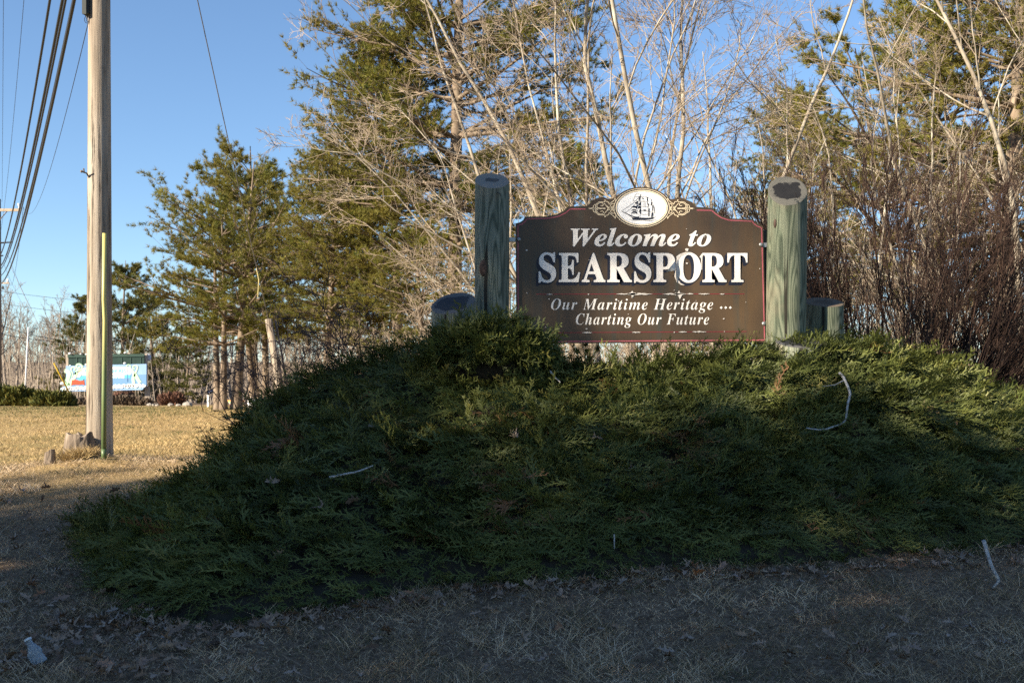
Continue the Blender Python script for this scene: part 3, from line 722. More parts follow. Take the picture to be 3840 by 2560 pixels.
m, nt, bs = new_mat('guard_plastic')      # faded yellow plastic, greener and darker towards the buried end
tc = nt.nodes.new('ShaderNodeTexCoord'); sx = nt.nodes.new('ShaderNodeSeparateXYZ'); nt.links.new(tc.outputs['Object'], sx.inputs[0])
mr = nt.nodes.new('ShaderNodeMapRange'); mr.inputs[1].default_value = 0; mr.inputs[2].default_value = 3; nt.links.new(sx.outputs[2], mr.inputs[0])
c = ramp(nt, mr.outputs[0], [(.05, (.085, .135, .055)), (.34, (.15, .20, .075)), (.55, (.40, .37, .12)), (1, (.56, .51, .17))])
nt.links.new(c, bs.inputs['Base Color']); bs.inputs['Roughness'].default_value = .45; M['guard'] = m
gb = P(389, 1766, 11.9); gz = float(zg(gb[0], 11.9)); gt = P(392, 875, 11.9)
gd = thing('cable_guard', 'tall thin yellow green plastic guard tube in front of the utility pole', 'guard tube', (gb[0], 11.9, gz))
b = MB(); b.tube([(gb[0], 11.9, gz - .05), (gb[0] + .005, 11.9, gz + .8), (gb[0] + .015, 11.9, gz + 1.65), (gb[0] + .003, 11.9, gz + 1.9), (gt[0], 11.9, gt[2])], [.028, .028, .026, .025, .024], 12); b.build('tube', M['guard'], gd, True)
b = MB(); b.tube([(gb[0] + .003, 11.9, gz + .0), (gb[0] + .003, 11.9, gz + .12)], .031, 12); b.build('collar', M['guard'], gd, True)

# far poles along the line
FPD = 52.0
fq = P(-6, 790, FPD); fz = float(zg(fq[0], FPD))
fp = thing('utility_pole', 'distant utility pole with pale crossarm and hanging cables beyond the field', 'utility pole', (fq[0], FPD, fz))
b = MB(); b.tube([(fq[0], FPD, fz - .2), (fq[0], FPD, fq[2] + .6)], [.17, .12], 12); b.build('shaft', M['pole_far'], fp, True)
b = MB(); b.box((fq[0] - 1.25, FPD - .22, fq[2] - .07), (fq[0] + 1.27, FPD - .12, fq[2] + .07)); b.build('crossarm', M['arm'], fp)
b = MB(); b.tube([(fq[0], FPD - .17, fq[2] - .7), (fq[0] + .55, FPD - .17, fq[2] - .05)], .025, 6); b.build('brace', M['pole_far'], fp)
for dx in (.03, 1.15):
    b = MB(); b.tube([(fq[0] + dx, FPD - .17, fq[2] + .05), (fq[0] + dx, FPD - .17, fq[2] + .22)], .02, 6); b.ball((fq[0] + dx, FPD - .17, fq[2] + .28), .07, 8); b.build('insulator', M['white'], fp, True)
for vv, ue in ((908, 44), (958, 12)):
    q = P(ue, vv, FPD - .3); b = MB(); b.tube([(fq[0] - .5, FPD - .3, q[2] - .12), (fq[0], FPD - .3, q[2] - .06), q], [.05, .05, .035], 6); b.build('cable_arm', M['cable'], fp)
FP2 = 112.0
q = P(-30, 1062, FP2); z2 = float(zg(q[0], FP2))
f2 = thing('utility_pole', 'farthest utility pole of the line with short orange brown crossarm', 'utility pole', (q[0], FP2, z2))
b = MB(); b.tube([(q[0], FP2, z2 - .2), (q[0], FP2, q[2] + .6)], [.17, .12], 8); b.build('shaft', M['pole_far'], f2, True)
b = MB(); b.box((q[0] - 2.0, FP2 - .2, q[2] - .09), (q[0] + 2.05, FP2 - .1, q[2] + .09)); b.build('crossarm', M['arm'], f2)
for dx in (1.3, 1.85):
    b = MB(); b.ball((q[0] + dx, FP2 - .15, q[2] + (.28 if dx > 1.5 else -.5)), .14, 8, (1, 1, 1.5)); b.build('insulator', M['cable'] if dx < 1.5 else M['white'], f2)

def cable(name, label, a, b_, sag, r, mat, n=40, group=None, cat='cable'):
    t = np.linspace(0, 1, n)[:, None]; p = np.array(a) * (1 - t) + np.array(b_) * t; p[:, 2] -= (4 * sag * t * (1 - t))[:, 0]
    o = thing(name, label, cat, p[0], group=group)
    V, F = tubes(p[None], np.full((1, n), r), 6); mobj('strand', V, F, mat, o, smooth=True); return o
far = lambda u, v: P(u, v, FPD - .2)
cable('overhead_wire', 'thin upper wire running from the tall pole top to the far insulator', pole_pt(-1.1, -.15, 11.8), far(8, 757), .75, .006, M['cable'], group=None, cat='wire')
cable('overhead_wire', 'thin wire running beside the upper wire towards the distant pole', pole_pt(-.45, -.15, 11.8), far(4, 862), 1.0, .006, M['cable'], cat='wire')
CB = [('thick black cable, outermost of the overhead bundle above the field', (-.16, 9.1), (0, 960), .95, .024), ('black cable twisted beside its twin in the middle of the bundle', (-.05, 8.45), (1, 1000), 1.0, .025),
      ('black cable twin in the middle of the overhead bundle', (-.03, 8.28), (2, 1010), 1.0, .020), ('black telephone cable just inside the lowest thick cable', (-.02, 7.72), (0, 1035), 1.05, .020), ('lowest thick spliced black cable sweeping off the utility pole', (-.12, 7.2), (-4, 1065), 1.1, .024)]
for lb, (dx, z), (u, v), sg, r in CB: cable('overhead_cable', lb, pole_pt(dx, -.12, z), far(u, v), sg, r, M['cable'], group='cables strung between the utility poles')
cable('overhead_wire', 'thin service wire from the pole box to the far crossarm end', P(331, 86, 12.42), P(88, 776, FPD - .2), 1.15, .005, M['cable'], cat='wire')
cable('overhead_wire', 'thin drooping wire between the two distant crossarms', P(88, 776, FPD - .2), P(33, 1056, FP2 - .15), 1.8, .012, M['cable'], cat='wire')
for lb, a, b_, sg in (('highest faint wire crossing the pale sky beyond the field', (-40, 1084), (620, 1135), .3), ('second faint wire crossing the pale sky beyond the field', (-40, 1130), (620, 1185), .3), ('dark slack wire crossing in front of the bare wood tops', (-60, 1196), (520, 1262), .9), ('lowest dark wire crossing in front of the bare wood', (-60, 1238), (500, 1288), .4)):
    cable('distant_wire', lb, P(*a, 70), P(*b_, 76), sg, .014 if 'faint' in lb else .022, M['wire'] if 'faint' in lb else M['cable'], cat='wire')
for lb, a, b_ in (('faint wire slanting down from the distant pole to the wood', (12, 985), (95, 1155)), ('faint second slanting wire dropping into the bare wood', (25, 945), (120, 1160))):
    cable('distant_wire', lb, P(*a, FPD), P(*b_, 85), .2, .008, M['wire'], cat='wire')

# guy wire down to a leaning stub pole
SB = 22.0
st, sb_ = P(1007, 1196, SB), P(1078, 1530, SB); sb_[2] = float(zg(sb_[0], SB)) - .1
stub = thing('stub_pole', 'short leaning grey wooden anchor pole behind the thorny shrub', 'pole', sb_)
b = MB(); b.tube([sb_, (sb_ + st) / 2 + np.array([.01, 0, 0]), st], [.095, .088, .08], 12); b.build('shaft', M['pole_far'] if 0 else M['pole'], stub, True)
b = MB(); b.tube([st + np.array([.13, .1, -.02]), sb_ + np.array([.16, .1, .1])], [.022, .022], 8); b.build('conduit', M['pole_far'], stub, True)
gw = cable('guy_wire', 'long guy wire descending from the sky to the leaning stub pole', pole_pt(.05, -.1, 12.15), st + np.array([0, 0, -.02]), .10, .009, M['wire'], 40, cat='wire')
q = P(962, 1005, 21.0); b = MB(); b.tube([q, q + np.array([.05, 0, -.25]), q + np.array([.03, 0, -.62])], [.012, .012, .010], 6)
b.build('guard_strip', M['guard'] if 0 else mat_flat('strap_yellow', (.45, .38, .16), .6), gw)

# ------------------------------------------------------------------ stumps beside the pole
M['stump'] = mat_noise('stump_bark', [(.3, (.06, .046, .037)), (.55, (.19, .15, .115)), (.8, (.34, .29, .24))], 14, (1, 1, .2), bmp=.8, bscale=30, dist=.02)
M['stump_cut'] = mat_noise('stump_cut', [(.3, (.30, .22, .13)), (.7, (.52, .42, .28))], 20)
def stump(label, u, v, d, r, h, seed, tilt=(0, 0), rough=.24):
    b0 = P(u, v, d); z = float(zg(b0[0], d)) - .05; th = thing('tree_stump', label, 'stump', (b0[0], d, z))
    n = 26; a = np.arange(n) * 2 * np.pi / n; g = np.random.default_rng(seed); V = []
    top = h * (1 + rough * (vnoise(a * 1.9 + seed, 0 * a) - .5) * 1.4) + r * np.cos(a) * tilt[0] + r * np.sin(a) * tilt[1]
    for t in (0, .12, .3, .55, .8, 1):
        rr = r * (1.25 - .3 * t + .08 * math.exp(-t * 5)) * (1 + .05 * np.sin(a * 3 + seed) + .10 * (g.random(n) - .5))
        V.append(np.stack([rr * np.cos(a), rr * np.sin(a), t * top], -1))
    V = np.concatenate(V); k = 6
    F = [(i * n + j, i * n + (j + 1) % n, (i + 1) * n + (j + 1) % n, (i + 1) * n + j) for i in range(k - 1) for j in range(n)]
    mobj('bark', V, F, M['stump'], th, local=True)
    T = V[-n:]; c = T.mean(0) - np.array([0, 0, .03 * rough * 4]); W = np.vstack([T, T * .6 + c * .4, [c]])
    F = [(j, (j + 1) % n, n + (j + 1) % n, n + j) for j in range(n)] + [(n + j, n + (j + 1) % n, 2 * n) for j in range(n)]
    mobj('cut_face', W, F, M['stump_cut'] if rough < .1 else M['stump'], th, local=True)
stump('jagged rotten grey stump hugging the foot of the utility pole', 302, 1722, 12.25, .165, .36, 3, (.1, 0))
stump('small sawn stump with pale slanted cut beside the rotten stump', 188, 1770, 11.9, .058, .2, 9, (.55, -.2), .05)
rg = np.random.default_rng(31); n = 1500
tc_ = P(292, 1745, 11.98); ang = rg.random(n) * 6.28; rad = rg.random(n) ** .6 * .19
x = tc_[0] + rad * np.cos(ang); y = 12.0 + rad * np.sin(ang) * .6
V, F, tt = blades(rg, x, y, rg.uniform(.10, .24, n), rg.uniform(.002, .004, n), rg.uniform(.4, 1, n), rg.uniform(.3, .95, n))
tf = thing('grass_tuft', 'matted tuft of long dry grass drooping around the rotten stump', 'grass', (tc_[0], 12.0, float(zg(tc_[0], 12.0))))
mobj('long_blades', V, F, M['grass'], tf, tint=tt)['kind'] = 'stuff'
# ------------------------------------------------------------------ trees
def wander(rng, p0, d0, L, k, wob, up):
    N = len(p0); out = np.zeros((N, k, 3)); out[:, 0] = p0; d = norm(d0); st = (L / (k - 1))[:, None]
    for i in range(1, k):
        d = norm(d + rng.normal(0, wob, (N, 3)) + np.array([0, 0, up])); out[:, i] = out[:, i - 1] + d * st
    return out
def spawn(rng, paths, radii, lens, n, t0, t1, ang, lf, rr, rmin, k, wob, up, taper=.35, short=.55, flat_=0.0):
    N, K, _ = paths.shape
    t = rng.uniform(t0, t1, (N, n)); f = t * (K - 1); i = np.minimum(f.astype(int), K - 2); w = (f - i)[..., None]
    r_ = np.arange(N)[:, None]
    p = paths[r_, i] * (1 - w) + paths[r_, i + 1] * w; tan = norm(paths[r_, i + 1] - paths[r_, i])
    rad = radii[r_, i] * (1 - w[..., 0]) + radii[r_, i + 1] * w[..., 0]
    p = p.reshape(-1, 3); tan = tan.reshape(-1, 3); t = t.ravel()
    v = rng.normal(0, 1, tan.shape) * np.array([1, 1, 1 - flat_]); perp = norm(v - tan * (v * tan).sum(1, keepdims=True))
    a = rng.uniform(*ang, len(p))[:, None]; d = np.cos(a) * tan + np.sin(a) * perp
    L = np.repeat(lens, n) * rng.uniform(*lf, len(p)) * (1 - short * t)
    r0 = np.maximum(np.minimum(rad.ravel() * rr, rad.ravel() * .95), rmin)
    q = wander(rng, p, d, L, k, wob, up)
    R_ = np.maximum(r0[:, None] * np.linspace(1, taper, k)[None], rmin * .6)
    return q, R_, L
def bare_tree(seed, stems, levels, stem_k=14, wob=.075, up=.02, sides=(9, 6, 4, 3, 3)):
    """stems: list of (dx, dy, lean_x, lean_y, length, radius). returns trunk and branch meshes"""
    rng = np.random.default_rng(seed); s = np.array(stems, float)
    p0 = np.stack([s[:, 0], s[:, 1], 0 * s[:, 0] - .15], -1); d0 = np.stack([s[:, 2], s[:, 3], np.ones(len(s))], -1)
    pa = wander(rng, p0, d0, s[:, 4], stem_k, wob, up)
    ra = s[:, 5:6] * (np.linspace(1, .14, stem_k)[None] + .35 * np.exp(-np.linspace(0, 14, stem_k))[None]); ln = s[:, 4]
    trunk = tubes(pa, ra, sides[0]); br = []
    for i, lv in enumerate(levels):
        pa, ra, ln = spawn(rng, pa, ra, ln, **lv); br.append(tubes(pa, ra, sides[min(i + 1, len(sides) - 1)]))
    return trunk, br
def plant_bare(name, label, cat, loc, seed, stems, levels, mt, mb, group=None, **k):
    th = thing(name, label, cat, (loc[0], loc[1], float(zg(loc[0], loc[1]))), group=group)
    tr, br = bare_tree(seed, stems, levels, **k)
    mobj('trunk', *tr, mt, th, local=True, smooth=True)
    mobj('branches', *br[0], mt, th, local=True, smooth=True)['kind'] = 'stuff'
    if len(br) > 1: mobj('twigs', *joinq(br[1:]), mb, th, local=True)['kind'] = 'stuff'
    return th

def pine(seed, H, spread, trunk_r, n_br, low, fol='needle', n_let=13, n_tuft=6, top=.25, stems=1, needle=(.12, .21), nw=.0085, dens=17):
    """white pine: whorled limbs, flat sprays of branchlets, needle tufts. returns trunk, limbs, needles, tint"""
    rng = np.random.default_rng(seed); trs, lim, ND, TN = [], [], [], []
    for sidx in range(stems):
        lean = rng.normal(0, .035, 2) + (np.array([math.cos(sidx * 2.4), math.sin(sidx * 2.4)]) * .05 if stems > 1 else 0)
        off = np.array([math.cos(sidx * 2.4) * .45, math.sin(sidx * 2.4) * .3]) * (stems > 1)
        hh = H * (1 if sidx == 0 else rng.uniform(.75, .92)); k = 14
        pa = wander(rng, np.array([[off[0], off[1], -.2]]), np.array([[lean[0], lean[1], 1]]), np.array([hh]), k, .012, .01)
        ra = trunk_r * (1 if sidx == 0 else .7) * (np.linspace(1, .08, k) + .3 * np.exp(-np.linspace(0, 20, k)))[None]
        trs.append(tubes(pa, ra, 10))
        nb = n_br if sidx == 0 else int(n_br * .4)
        nwh = max(nb // 8, 5); wh = low + (1 - low) * (np.arange(nwh) + rng.uniform(-.25, .25, nwh)) / nwh; h = np.clip(np.repeat(wh, nb // nwh + 1)[:nb] + rng.normal(0, .004, nb), low * .9, .985)
        f = h * (k - 1); i = np.minimum(f.astype(int), k - 2); w = (f - i)[:, None]
        p = pa[0][i] * (1 - w) + pa[0][i + 1] * w
        prof = np.clip((1 - h) / (1 - low), 0, 1); L = spread * (np.minimum(prof ** .62 * 1.15, 1) * (.62 + .55 * rng.random(nb)) + top * .12)
        L *= np.where((prof > .82), rng.uniform(.45, 1, nb), 1)
        az = np.arange(nb) * .785 + np.repeat(rng.uniform(0, 6.28, nwh), nb // nwh + 1)[:nb] + rng.normal(0, .25, nb)
        el = .10 + .75 * (1 - prof) ** 1.5 + rng.normal(0, .10, nb)
        d = np.stack([np.cos(az) * np.cos(el), np.sin(az) * np.cos(el), np.sin(el)], -1)
        q = wander(rng, p, d, L, 8, .05, .018); rb = np.maximum(.018 * L[:, None] * np.linspace(1, .12, 8)[None] * .8, .006)
        lim.append(tubes(q, rb, 5))
        b2, r2, l2 = spawn(rng, q, rb, L, n_let, .26, 1.0, (.5, 1.05), (.26, .44), .5, .004, 5, .05, .02, .4, .45, .96)
        lim.append(tubes(b2, r2, 3))
        # tufts along branchlets and limb ends
        t = rng.random((len(b2), n_tuft)) * .75 + .25; f = t * 4; i = np.minimum(f.astype(int), 3); w = (f - i)[..., None]; r_ = np.arange(len(b2))[:, None]
        c = (b2[r_, i] * (1 - w) + b2[r_, i + 1] * w).reshape(-1, 3); td = norm(b2[r_, i + 1] - b2[r_, i]).reshape(-1, 3)
        c = c + rng.normal(0, .04, c.shape); n = len(c)
        base = np.repeat(c, dens, 0); dd = norm(np.repeat(td, dens, 0) * .7 + rng.normal(0, .55, (n * dens, 3)) + np.array([0, 0, .35]))
        l_ = rng.uniform(*needle, n * dens)[:, None]; sd = norm(np.cross(dd, rng.normal(0, 1, dd.shape))) * nw
        ND.append(np.stack([base - sd, base + sd, base + dd * l_], 1).reshape(-1, 3))
        tt = np.clip(.45 + .18 * rng.normal(0, 1, n) + .25 * (vnoise(c[:, 0] * .9 + seed, c[:, 2] * .9 + c[:, 1]) - .5), 0, 1)
        TN.append(np.repeat(tt, dens))
    V = np.concatenate(ND)
    return joinq(trs), joinq(lim), (V, np.arange(len(V)).reshape(-1, 3)), np.concatenate(TN)
def plant_pine(label, loc, seed, group=None, fol='needle', **k):
    th = thing('pine_tree', label, 'pine', (loc[0], loc[1], float(zg(loc[0], loc[1]))), group=group)
    tr, li, nd, tn = pine(seed, **k)
    mobj('trunk', *tr, M['bark_pine'], th, local=True, smooth=True); mobj('limbs', *li, M['bark_pine'], th, local=True)['kind'] = 'stuff'
    mobj('needles', *nd, M[fol], th, local=True, tint=tn)['kind'] = 'stuff'
    return th
def at(u, d): x = (u - 1920) / FPX * d; return (x, d, float(zg(x, d)))

PG = 'white pines standing behind the field and the sign'
pA = plant_pine('layered white pine with three bare trunks at the edge of the field', at(842, 40), 1, PG, H=10.2, spread=4.2, trunk_r=.22, n_br=56, low=.33, stems=3, n_let=11, n_tuft=7)
pB = plant_pine('broad tall white pine towering behind the left post', at(1700, 31), 2, PG, H=20.0, spread=5.2, trunk_r=.30, n_br=140, low=.28, n_let=20, n_tuft=8, dens=13, nw=.0105, needle=(.12, .21))
pC = plant_pine('dense bushy white pine behind the painted billboard', at(455, 76), 3, PG, fol='needle_far', H=11.0, spread=3.9, trunk_r=.22, n_br=70, low=.08, needle=(.2, .32), nw=.020, dens=9, n_tuft=6)
dup(pA, at(968, 44), 2.1, 1.19, 'slim white pine with a pointed top right of the layered pine', PG)
dup(pB, at(1215, 33), 1.3, .50, 'rounded wide pine crown between the slim pine and the tallest pine', PG)
dup(pB, at(1500, 32), 3.6, .66, 'lower pine merging with the rounded crown beside the tallest pine', PG)
dup(pB, at(1360, 36), 5.0, .46, 'yellowish pine half hidden behind pale bare trunks', PG)
dup(pC, at(300, 78), 2.0, .80, 'small bushy pine behind the left end of the billboard', PG)
dup(pC, at(590, 80), 4.0, .86, 'bushy pine right of the billboard behind the layered pine', PG)
dup(pC, at(690, 66), 1.0, .50, 'low spreading pine bough mass over the right end of the billboard', PG)
dup(pA, at(1600, 27), 4.4, .55, 'small sunlit pine showing between the left log and tall post', PG)
dup(pB, at(2980, 47), 2.2, .80, 'distant pine seen through branches above the right post', PG)
pE = dup(pB, at(3740, 27), .6, .98, 'tall drooping white pine over the dark twiggy shrub', PG)
dup(pA, at(3480, 31), 1.0, 1.35, 'pine with long level boughs beside the tall drooping pine', PG)
dup(pB, at(2700, 60), 4.0, .62, 'far pine glimpsed behind the multi stemmed bare tree', PG)
dup(pB, at(2150, 44), 5.6, .60, 'far pine glimpsed behind the leaning bare tree', PG)

LV = [dict(n=9, t0=.22, t1=.95, ang=(.45, .95), lf=(.28, .55), rr=.45, rmin=.006, k=9, wob=.10, up=.03),
      dict(n=8, t0=.15, t1=1.0, ang=(.4, .95), lf=(.35, .6), rr=.6, rmin=.0052, k=6, wob=.12, up=.03),
      dict(n=7, t0=.15, t1=1.0, ang=(.4, .9), lf=(.35, .65), rr=.6, rmin=.0046, k=4, wob=.14, up=.03),
      dict(n=2, t0=.2, t1=1.0, ang=(.35, .9), lf=(.4, .8), rr=.7, rmin=.0042, k=3, wob=.14, up=.03)]
BG = 'leafless hardwood trees behind the sign'
bA = plant_bare('bare_tree', 'multi stemmed leafless tree fanning out directly behind the sign', 'tree', at(2400, 17), 41,
    [(-.35, 0, -.16, .02, 9.5, 0.058), (-.1, .15, -.05, .06, 11, 0.075), (.12, -.1, .05, -.03, 11.5, 0.069), (.35, .1, .17, .04, 10.5, 0.069), (.55, 0, .33, 0, 10, 0.058), (-.5, .2, -.30, .05, 9, 0.049), (.2, .35, .10, .12, 10, 0.052), (-.2, -.2, -.10, -.10, 8.5, 0.040)], LV, M['bark_grey'], M['twig_tan'], BG)
bB = plant_bare('bare_tree', 'pale leafless tree leaning left across the big pine', 'tree', at(2290, 18.5), 42,
    [(0, 0, -.38, 0, 11, 0.071), (.1, .1, -.62, .05, 10, 0.060), (-.15, 0, -.22, -.1, 9.5, 0.054), (-.3, .2, -.85, 0, 8, 0.043)], LV, M['bark_grey'], M['twig_tan'], BG)
bC = plant_bare('bare_tree', 'large leafless tree rising above the dark shrub with limbs reaching left', 'tree', at(3930, 17.5), 43,
    [(0, 0, -.10, 0, 12, 0.084), (.2, .2, -.32, .1, 11, 0.068), (-.3, 0, -.52, -.05, 9.5, 0.058), (-.5, .3, -.8, .1, 7.5, 0.047), (.4, 0, .1, 0, 11, 0.063)], LV, M['bark_grey'], M['twig_tan'], BG)
LV2 = [dict(n=12, t0=.18, t1=.97, ang=(.7, 1.35), lf=(.2, .42), rr=.42, rmin=.008, k=6, wob=.10, up=.005),
       dict(n=7, t0=.15, t1=1.0, ang=(.4, .95), lf=(.35, .6), rr=.6, rmin=.006, k=5, wob=.12, up=.005),
       dict(n=5, t0=.15, t1=1.0, ang=(.4, .9), lf=(.4, .7), rr=.6, rmin=.005, k=3, wob=.14, up=.0)]
bD = plant_bare('bare_tree', 'slender pale leafless tree in the thicket left of the post', 'tree', at(1230, 40), 44, [(0, 0, .02, 0, 9.5, .075), (.3, .1, .06, .02, 8, .05)], LV2, M['bark_grey'], M['twig_tan'], BG)
bE = plant_bare('bare_tree', 'two stemmed pale leafless tree showing between log and pine', 'tree', at(1420, 36), 45, [(0, 0, -.05, 0, 8.5, .07), (.25, .1, .08, .02, 8, .06), (-.3, .1, -.18, 0, 7, .045)], LV2, M['bark_grey'], M['twig_tan'], BG)
for (u, d, rz, sc, lb) in ((1110, 45, 1.0, .8, 'thin straight leafless tree beside the slim pine'), (1580, 33, 3.0, .62, 'leafless tree with level limbs left of the tall post'),
                       (1900, 25, 4.0, .95, 'leafless tree seen through the gap beside the left post'), (2680, 24, .5, 1.0, 'leafless tree half hidden behind the sign shoulder'), (2850, 21, 1.5, .85, 'leafless tree just behind the right tall post'), (3080, 23, 2.5, .9, 'leafless tree rising behind the right short log'),
                       (3280, 26, 5.0, .95, 'leafless tree tangled with the level pine boughs'), (3480, 22, 3.3, .85, 'leafless tree filling behind the shrub crown'), (3700, 25, 4.2, .9, 'leafless tree behind the shrub near the drooping pine')):
    dup(bE if int(d) % 2 else bD, at(u, d), rz, sc, lb, BG)
# undergrowth saplings behind the sign and posts
LV3 = [dict(n=8, t0=.15, t1=.98, ang=(.3, .8), lf=(.3, .55), rr=.55, rmin=.005, k=5, wob=.12, up=.05), dict(n=6, t0=.1, t1=1, ang=(.3, .8), lf=(.35, .6), rr=.6, rmin=.0045, k=4, wob=.14, up=.04), dict(n=3, t0=.2, t1=1, ang=(.3, .8), lf=(.4, .7), rr=.7, rmin=.004, k=3, wob=.14, up=.03)]
g = np.random.default_rng(60)
stm = [(g.normal(0, .35), g.normal(0, .3), g.normal(0, .25), g.normal(0, .2), g.uniform(2.2, 4.4), g.uniform(.018, .04)) for _ in range(14)]
th_ = plant_bare('sapling_thicket', 'tan sapling thicket below the sign board', 'shrub', at(2560, 15.5), 61, stm, LV3, M['twig_tan'], M['twig_tan'], 'tan thickets of saplings')
TH = ('tan sapling thicket in the undergrowth behind the sign and shrubs')
th_['label'] = TH
for (u, d, rz, sc) in ((2150, 16, 1, .95), (2330, 19, 2, 1.1), (2780, 18, 3, 1.1), (3050, 17, 4, 1.1), (3300, 19, 5, 1.25), (3550, 17, 6, 1.1), (3800, 18, .5, 1.2), (1980, 19, 1.5, 1.0), (1700, 19, 2.5, 1.05), (1500, 18, 3.5, .75), (1330, 22, 4.5, .85), (1180, 26, 5.5, .85), (1060, 26, .9, .8), (1250, 20, 2.2, .6), (3420, 24, 1.9, 1.5), (3000, 26, 2.9, 1.5), (3700, 30, 4.9, 1.8), (2500, 25, 5.2, 1.2), (1400, 30, .2, .9), (1620, 26, 3.2, .9)):
    dup(th_, at(u, d), rz, sc * .68, TH, 'tan thickets of saplings')

# far woods: bare trees one by one, then the thicket beyond as one mass
LV4 = [dict(n=13, t0=.28, t1=.98, ang=(.35, .75), lf=(.2, .42), rr=.5, rmin=.016, k=5, wob=.08, up=.08), dict(n=7, t0=.15, t1=1, ang=(.35, .8), lf=(.35, .6), rr=.6, rmin=.013, k=4, wob=.1, up=.06), dict(n=3, t0=.2, t1=1, ang=(.3, .8), lf=(.4, .7), rr=.7, rmin=.011, k=3, wob=.1, up=.05)]
FG = 'leafless trees of the far wood'; FL = 'slim leafless tree in the far wood beyond the field'
fw1 = plant_bare('bare_tree', FL, 'tree', at(60, 96), 71, [(0, 0, .02, 0, 9.5, .15), (.6, .2, .10, 0, 8.5, .11), (-.5, .1, -.08, 0, 8, .10)], LV4, M['bark_far'], M['bark_far'], FG)
fw2 = plant_bare('bare_tree', FL, 'tree', at(215, 92), 72, [(0, 0, -.02, 0, 10, .15), (.4, 0, .07, 0, 9, .10)], LV4, M['bark_far'], M['bark_far'], FG)
g = np.random.default_rng(75)
for u in list(range(-20, 420, 28)) + list(range(560, 1700, 44)) + list(range(1720, 3900, 120)):
    d = g.uniform(78, 118); dup(fw1 if g.random() < .5 else fw2, at(u + g.uniform(-12, 12), d), g.uniform(0, 6.28), g.uniform(.72, 1.08), FL, FG)
n = 5200; d = g.uniform(70, 150, n); x = g.uniform(-.56, .56, n) * d; k = (x / d > -.56); x, d = x[k], d[k]
p0 = np.stack([x, d, zg(x, d) - .1], -1); pa = wander(g, p0, np.stack([g.normal(0, .16, len(x)), g.normal(0, .1, len(x)), np.ones(len(x))], -1), g.uniform(1.5, 6.5, len(x)), 4, .06, 0.)
fwd = mobj('far_thicket', *tubes(pa, g.uniform(.015, .05, (len(x), 1)) * np.array([[1, .8, .6, .3]]), 3), M['bark_far']); fwd['kind'] = 'stuff'
tag(fwd, 'brown grey thicket of thin stems filling the far wood', 'woodland')
p1, r1, l1 = spawn(g, pa, np.full((len(x), 4), .02), np.linalg.norm(pa[:, 3] - pa[:, 0], axis=1), 2, .1, 1, (.4, 1.1), (.2, .45), .6, .012, 3, .1, .02)
fwd = mobj('far_brush', *tubes(p1, r1, 3), M['bark_far']); fwd['kind'] = 'stuff'
tag(fwd, 'fine brown brushwood of the far wood beyond the field', 'woodland')

# ------------------------------------------------------------------ shrubs
g = np.random.default_rng(80)
stm = []
for _ in range(58):
    a = g.uniform(-1.2, 1.25); stm.append((.38 * a + g.normal(0, .16), g.normal(0, .3), 1.0 * a + g.normal(0, .14), g.normal(0, .3), g.uniform(2.9, 3.7) * (1 - .03 * abs(a)), g.uniform(.013, .028)))
LS = [dict(n=9, t0=.12, t1=.95, ang=(.2, .55), lf=(.4, .7), rr=.6, rmin=.0042, k=6, wob=.07, up=.055), dict(n=7, t0=.15, t1=1, ang=(.18, .5), lf=(.4, .7), rr=.6, rmin=.0034, k=4, wob=.06, up=.05), dict(n=5, t0=.15, t1=1, ang=(.15, .45), lf=(.45, .75), rr=.7, rmin=.0034, k=3, wob=.05, up=.04)]
sx_ = P(3430, 1480, 11.8)
plant_bare('twiggy_shrub', 'large dark reddish brown leafless shrub right of the short log', 'shrub', (sx_[0], 11.8), 81, stm, LS, M['twig_dark'], M['twig_dark'], sides=(6, 4, 3, 3, 3), wob=.06, up=.035)
stm = [(g.normal(.6, .5), g.normal(0, .3), .9 + g.normal(0, .3), g.normal(0, .2), g.uniform(2.0, 2.7), g.uniform(.012, .026)) for _ in range(26)]
sx_ = P(3720, 1480, 12.4)
plant_bare('twiggy_shrub', 'second dark leafless shrub sweeping out to the right of the large one', 'shrub', (sx_[0], 12.4), 82, stm, LS, M['twig_dark'], M['twig_dark'], sides=(6, 4, 3, 3, 3), wob=.07, up=.01)
# thorny shrub: zigzag twigs
LT = [dict(n=7, t0=.15, t1=1, ang=(.5, 1.1), lf=(.4, .75), rr=.7, rmin=.0042, k=6, wob=.34, up=.02), dict(n=6, t0=.1, t1=1, ang=(.5, 1.1), lf=(.35, .6), rr=.7, rmin=.0036, k=5, wob=.36, up=.02), dict(n=4, t0=.1, t1=1, ang=(.8, 1.3), lf=(.12, .22), rr=.7, rmin=.003, k=2, wob=.2, up=0.)]
def thorn(label, u, v, d, n, hgt, lean, seed):
    g = np.random.default_rng(seed); p_ = P(u, v, d)
    stm = [(g.normal(0, .16), g.normal(0, .12), lean + g.normal(0, .5), g.normal(0, .3), hgt * g.uniform(.7, 1.1), g.uniform(.007, .012)) for _ in range(n)]
    plant_bare('thorny_shrub', label, 'shrub', (p_[0], d), seed, stm, LT, M['thorn'], M['thorn'], sides=(5, 4, 3, 3), wob=.2, up=.03, stem_k=9)
thorn('dark thorny leafless shrub on the crest beside the stub pole', 1110, 1480, 10.7, 11, 1.75, -.2, 91)
thorn('dark zigzag thorn bush on the crest left of the short log', 1330, 1480, 10.6, 11, 1.75, .1, 92)
thorn('small thorny twigs poking out of the juniper toward the field', 930, 1680, 9.9, 8, .75, -.75, 93)
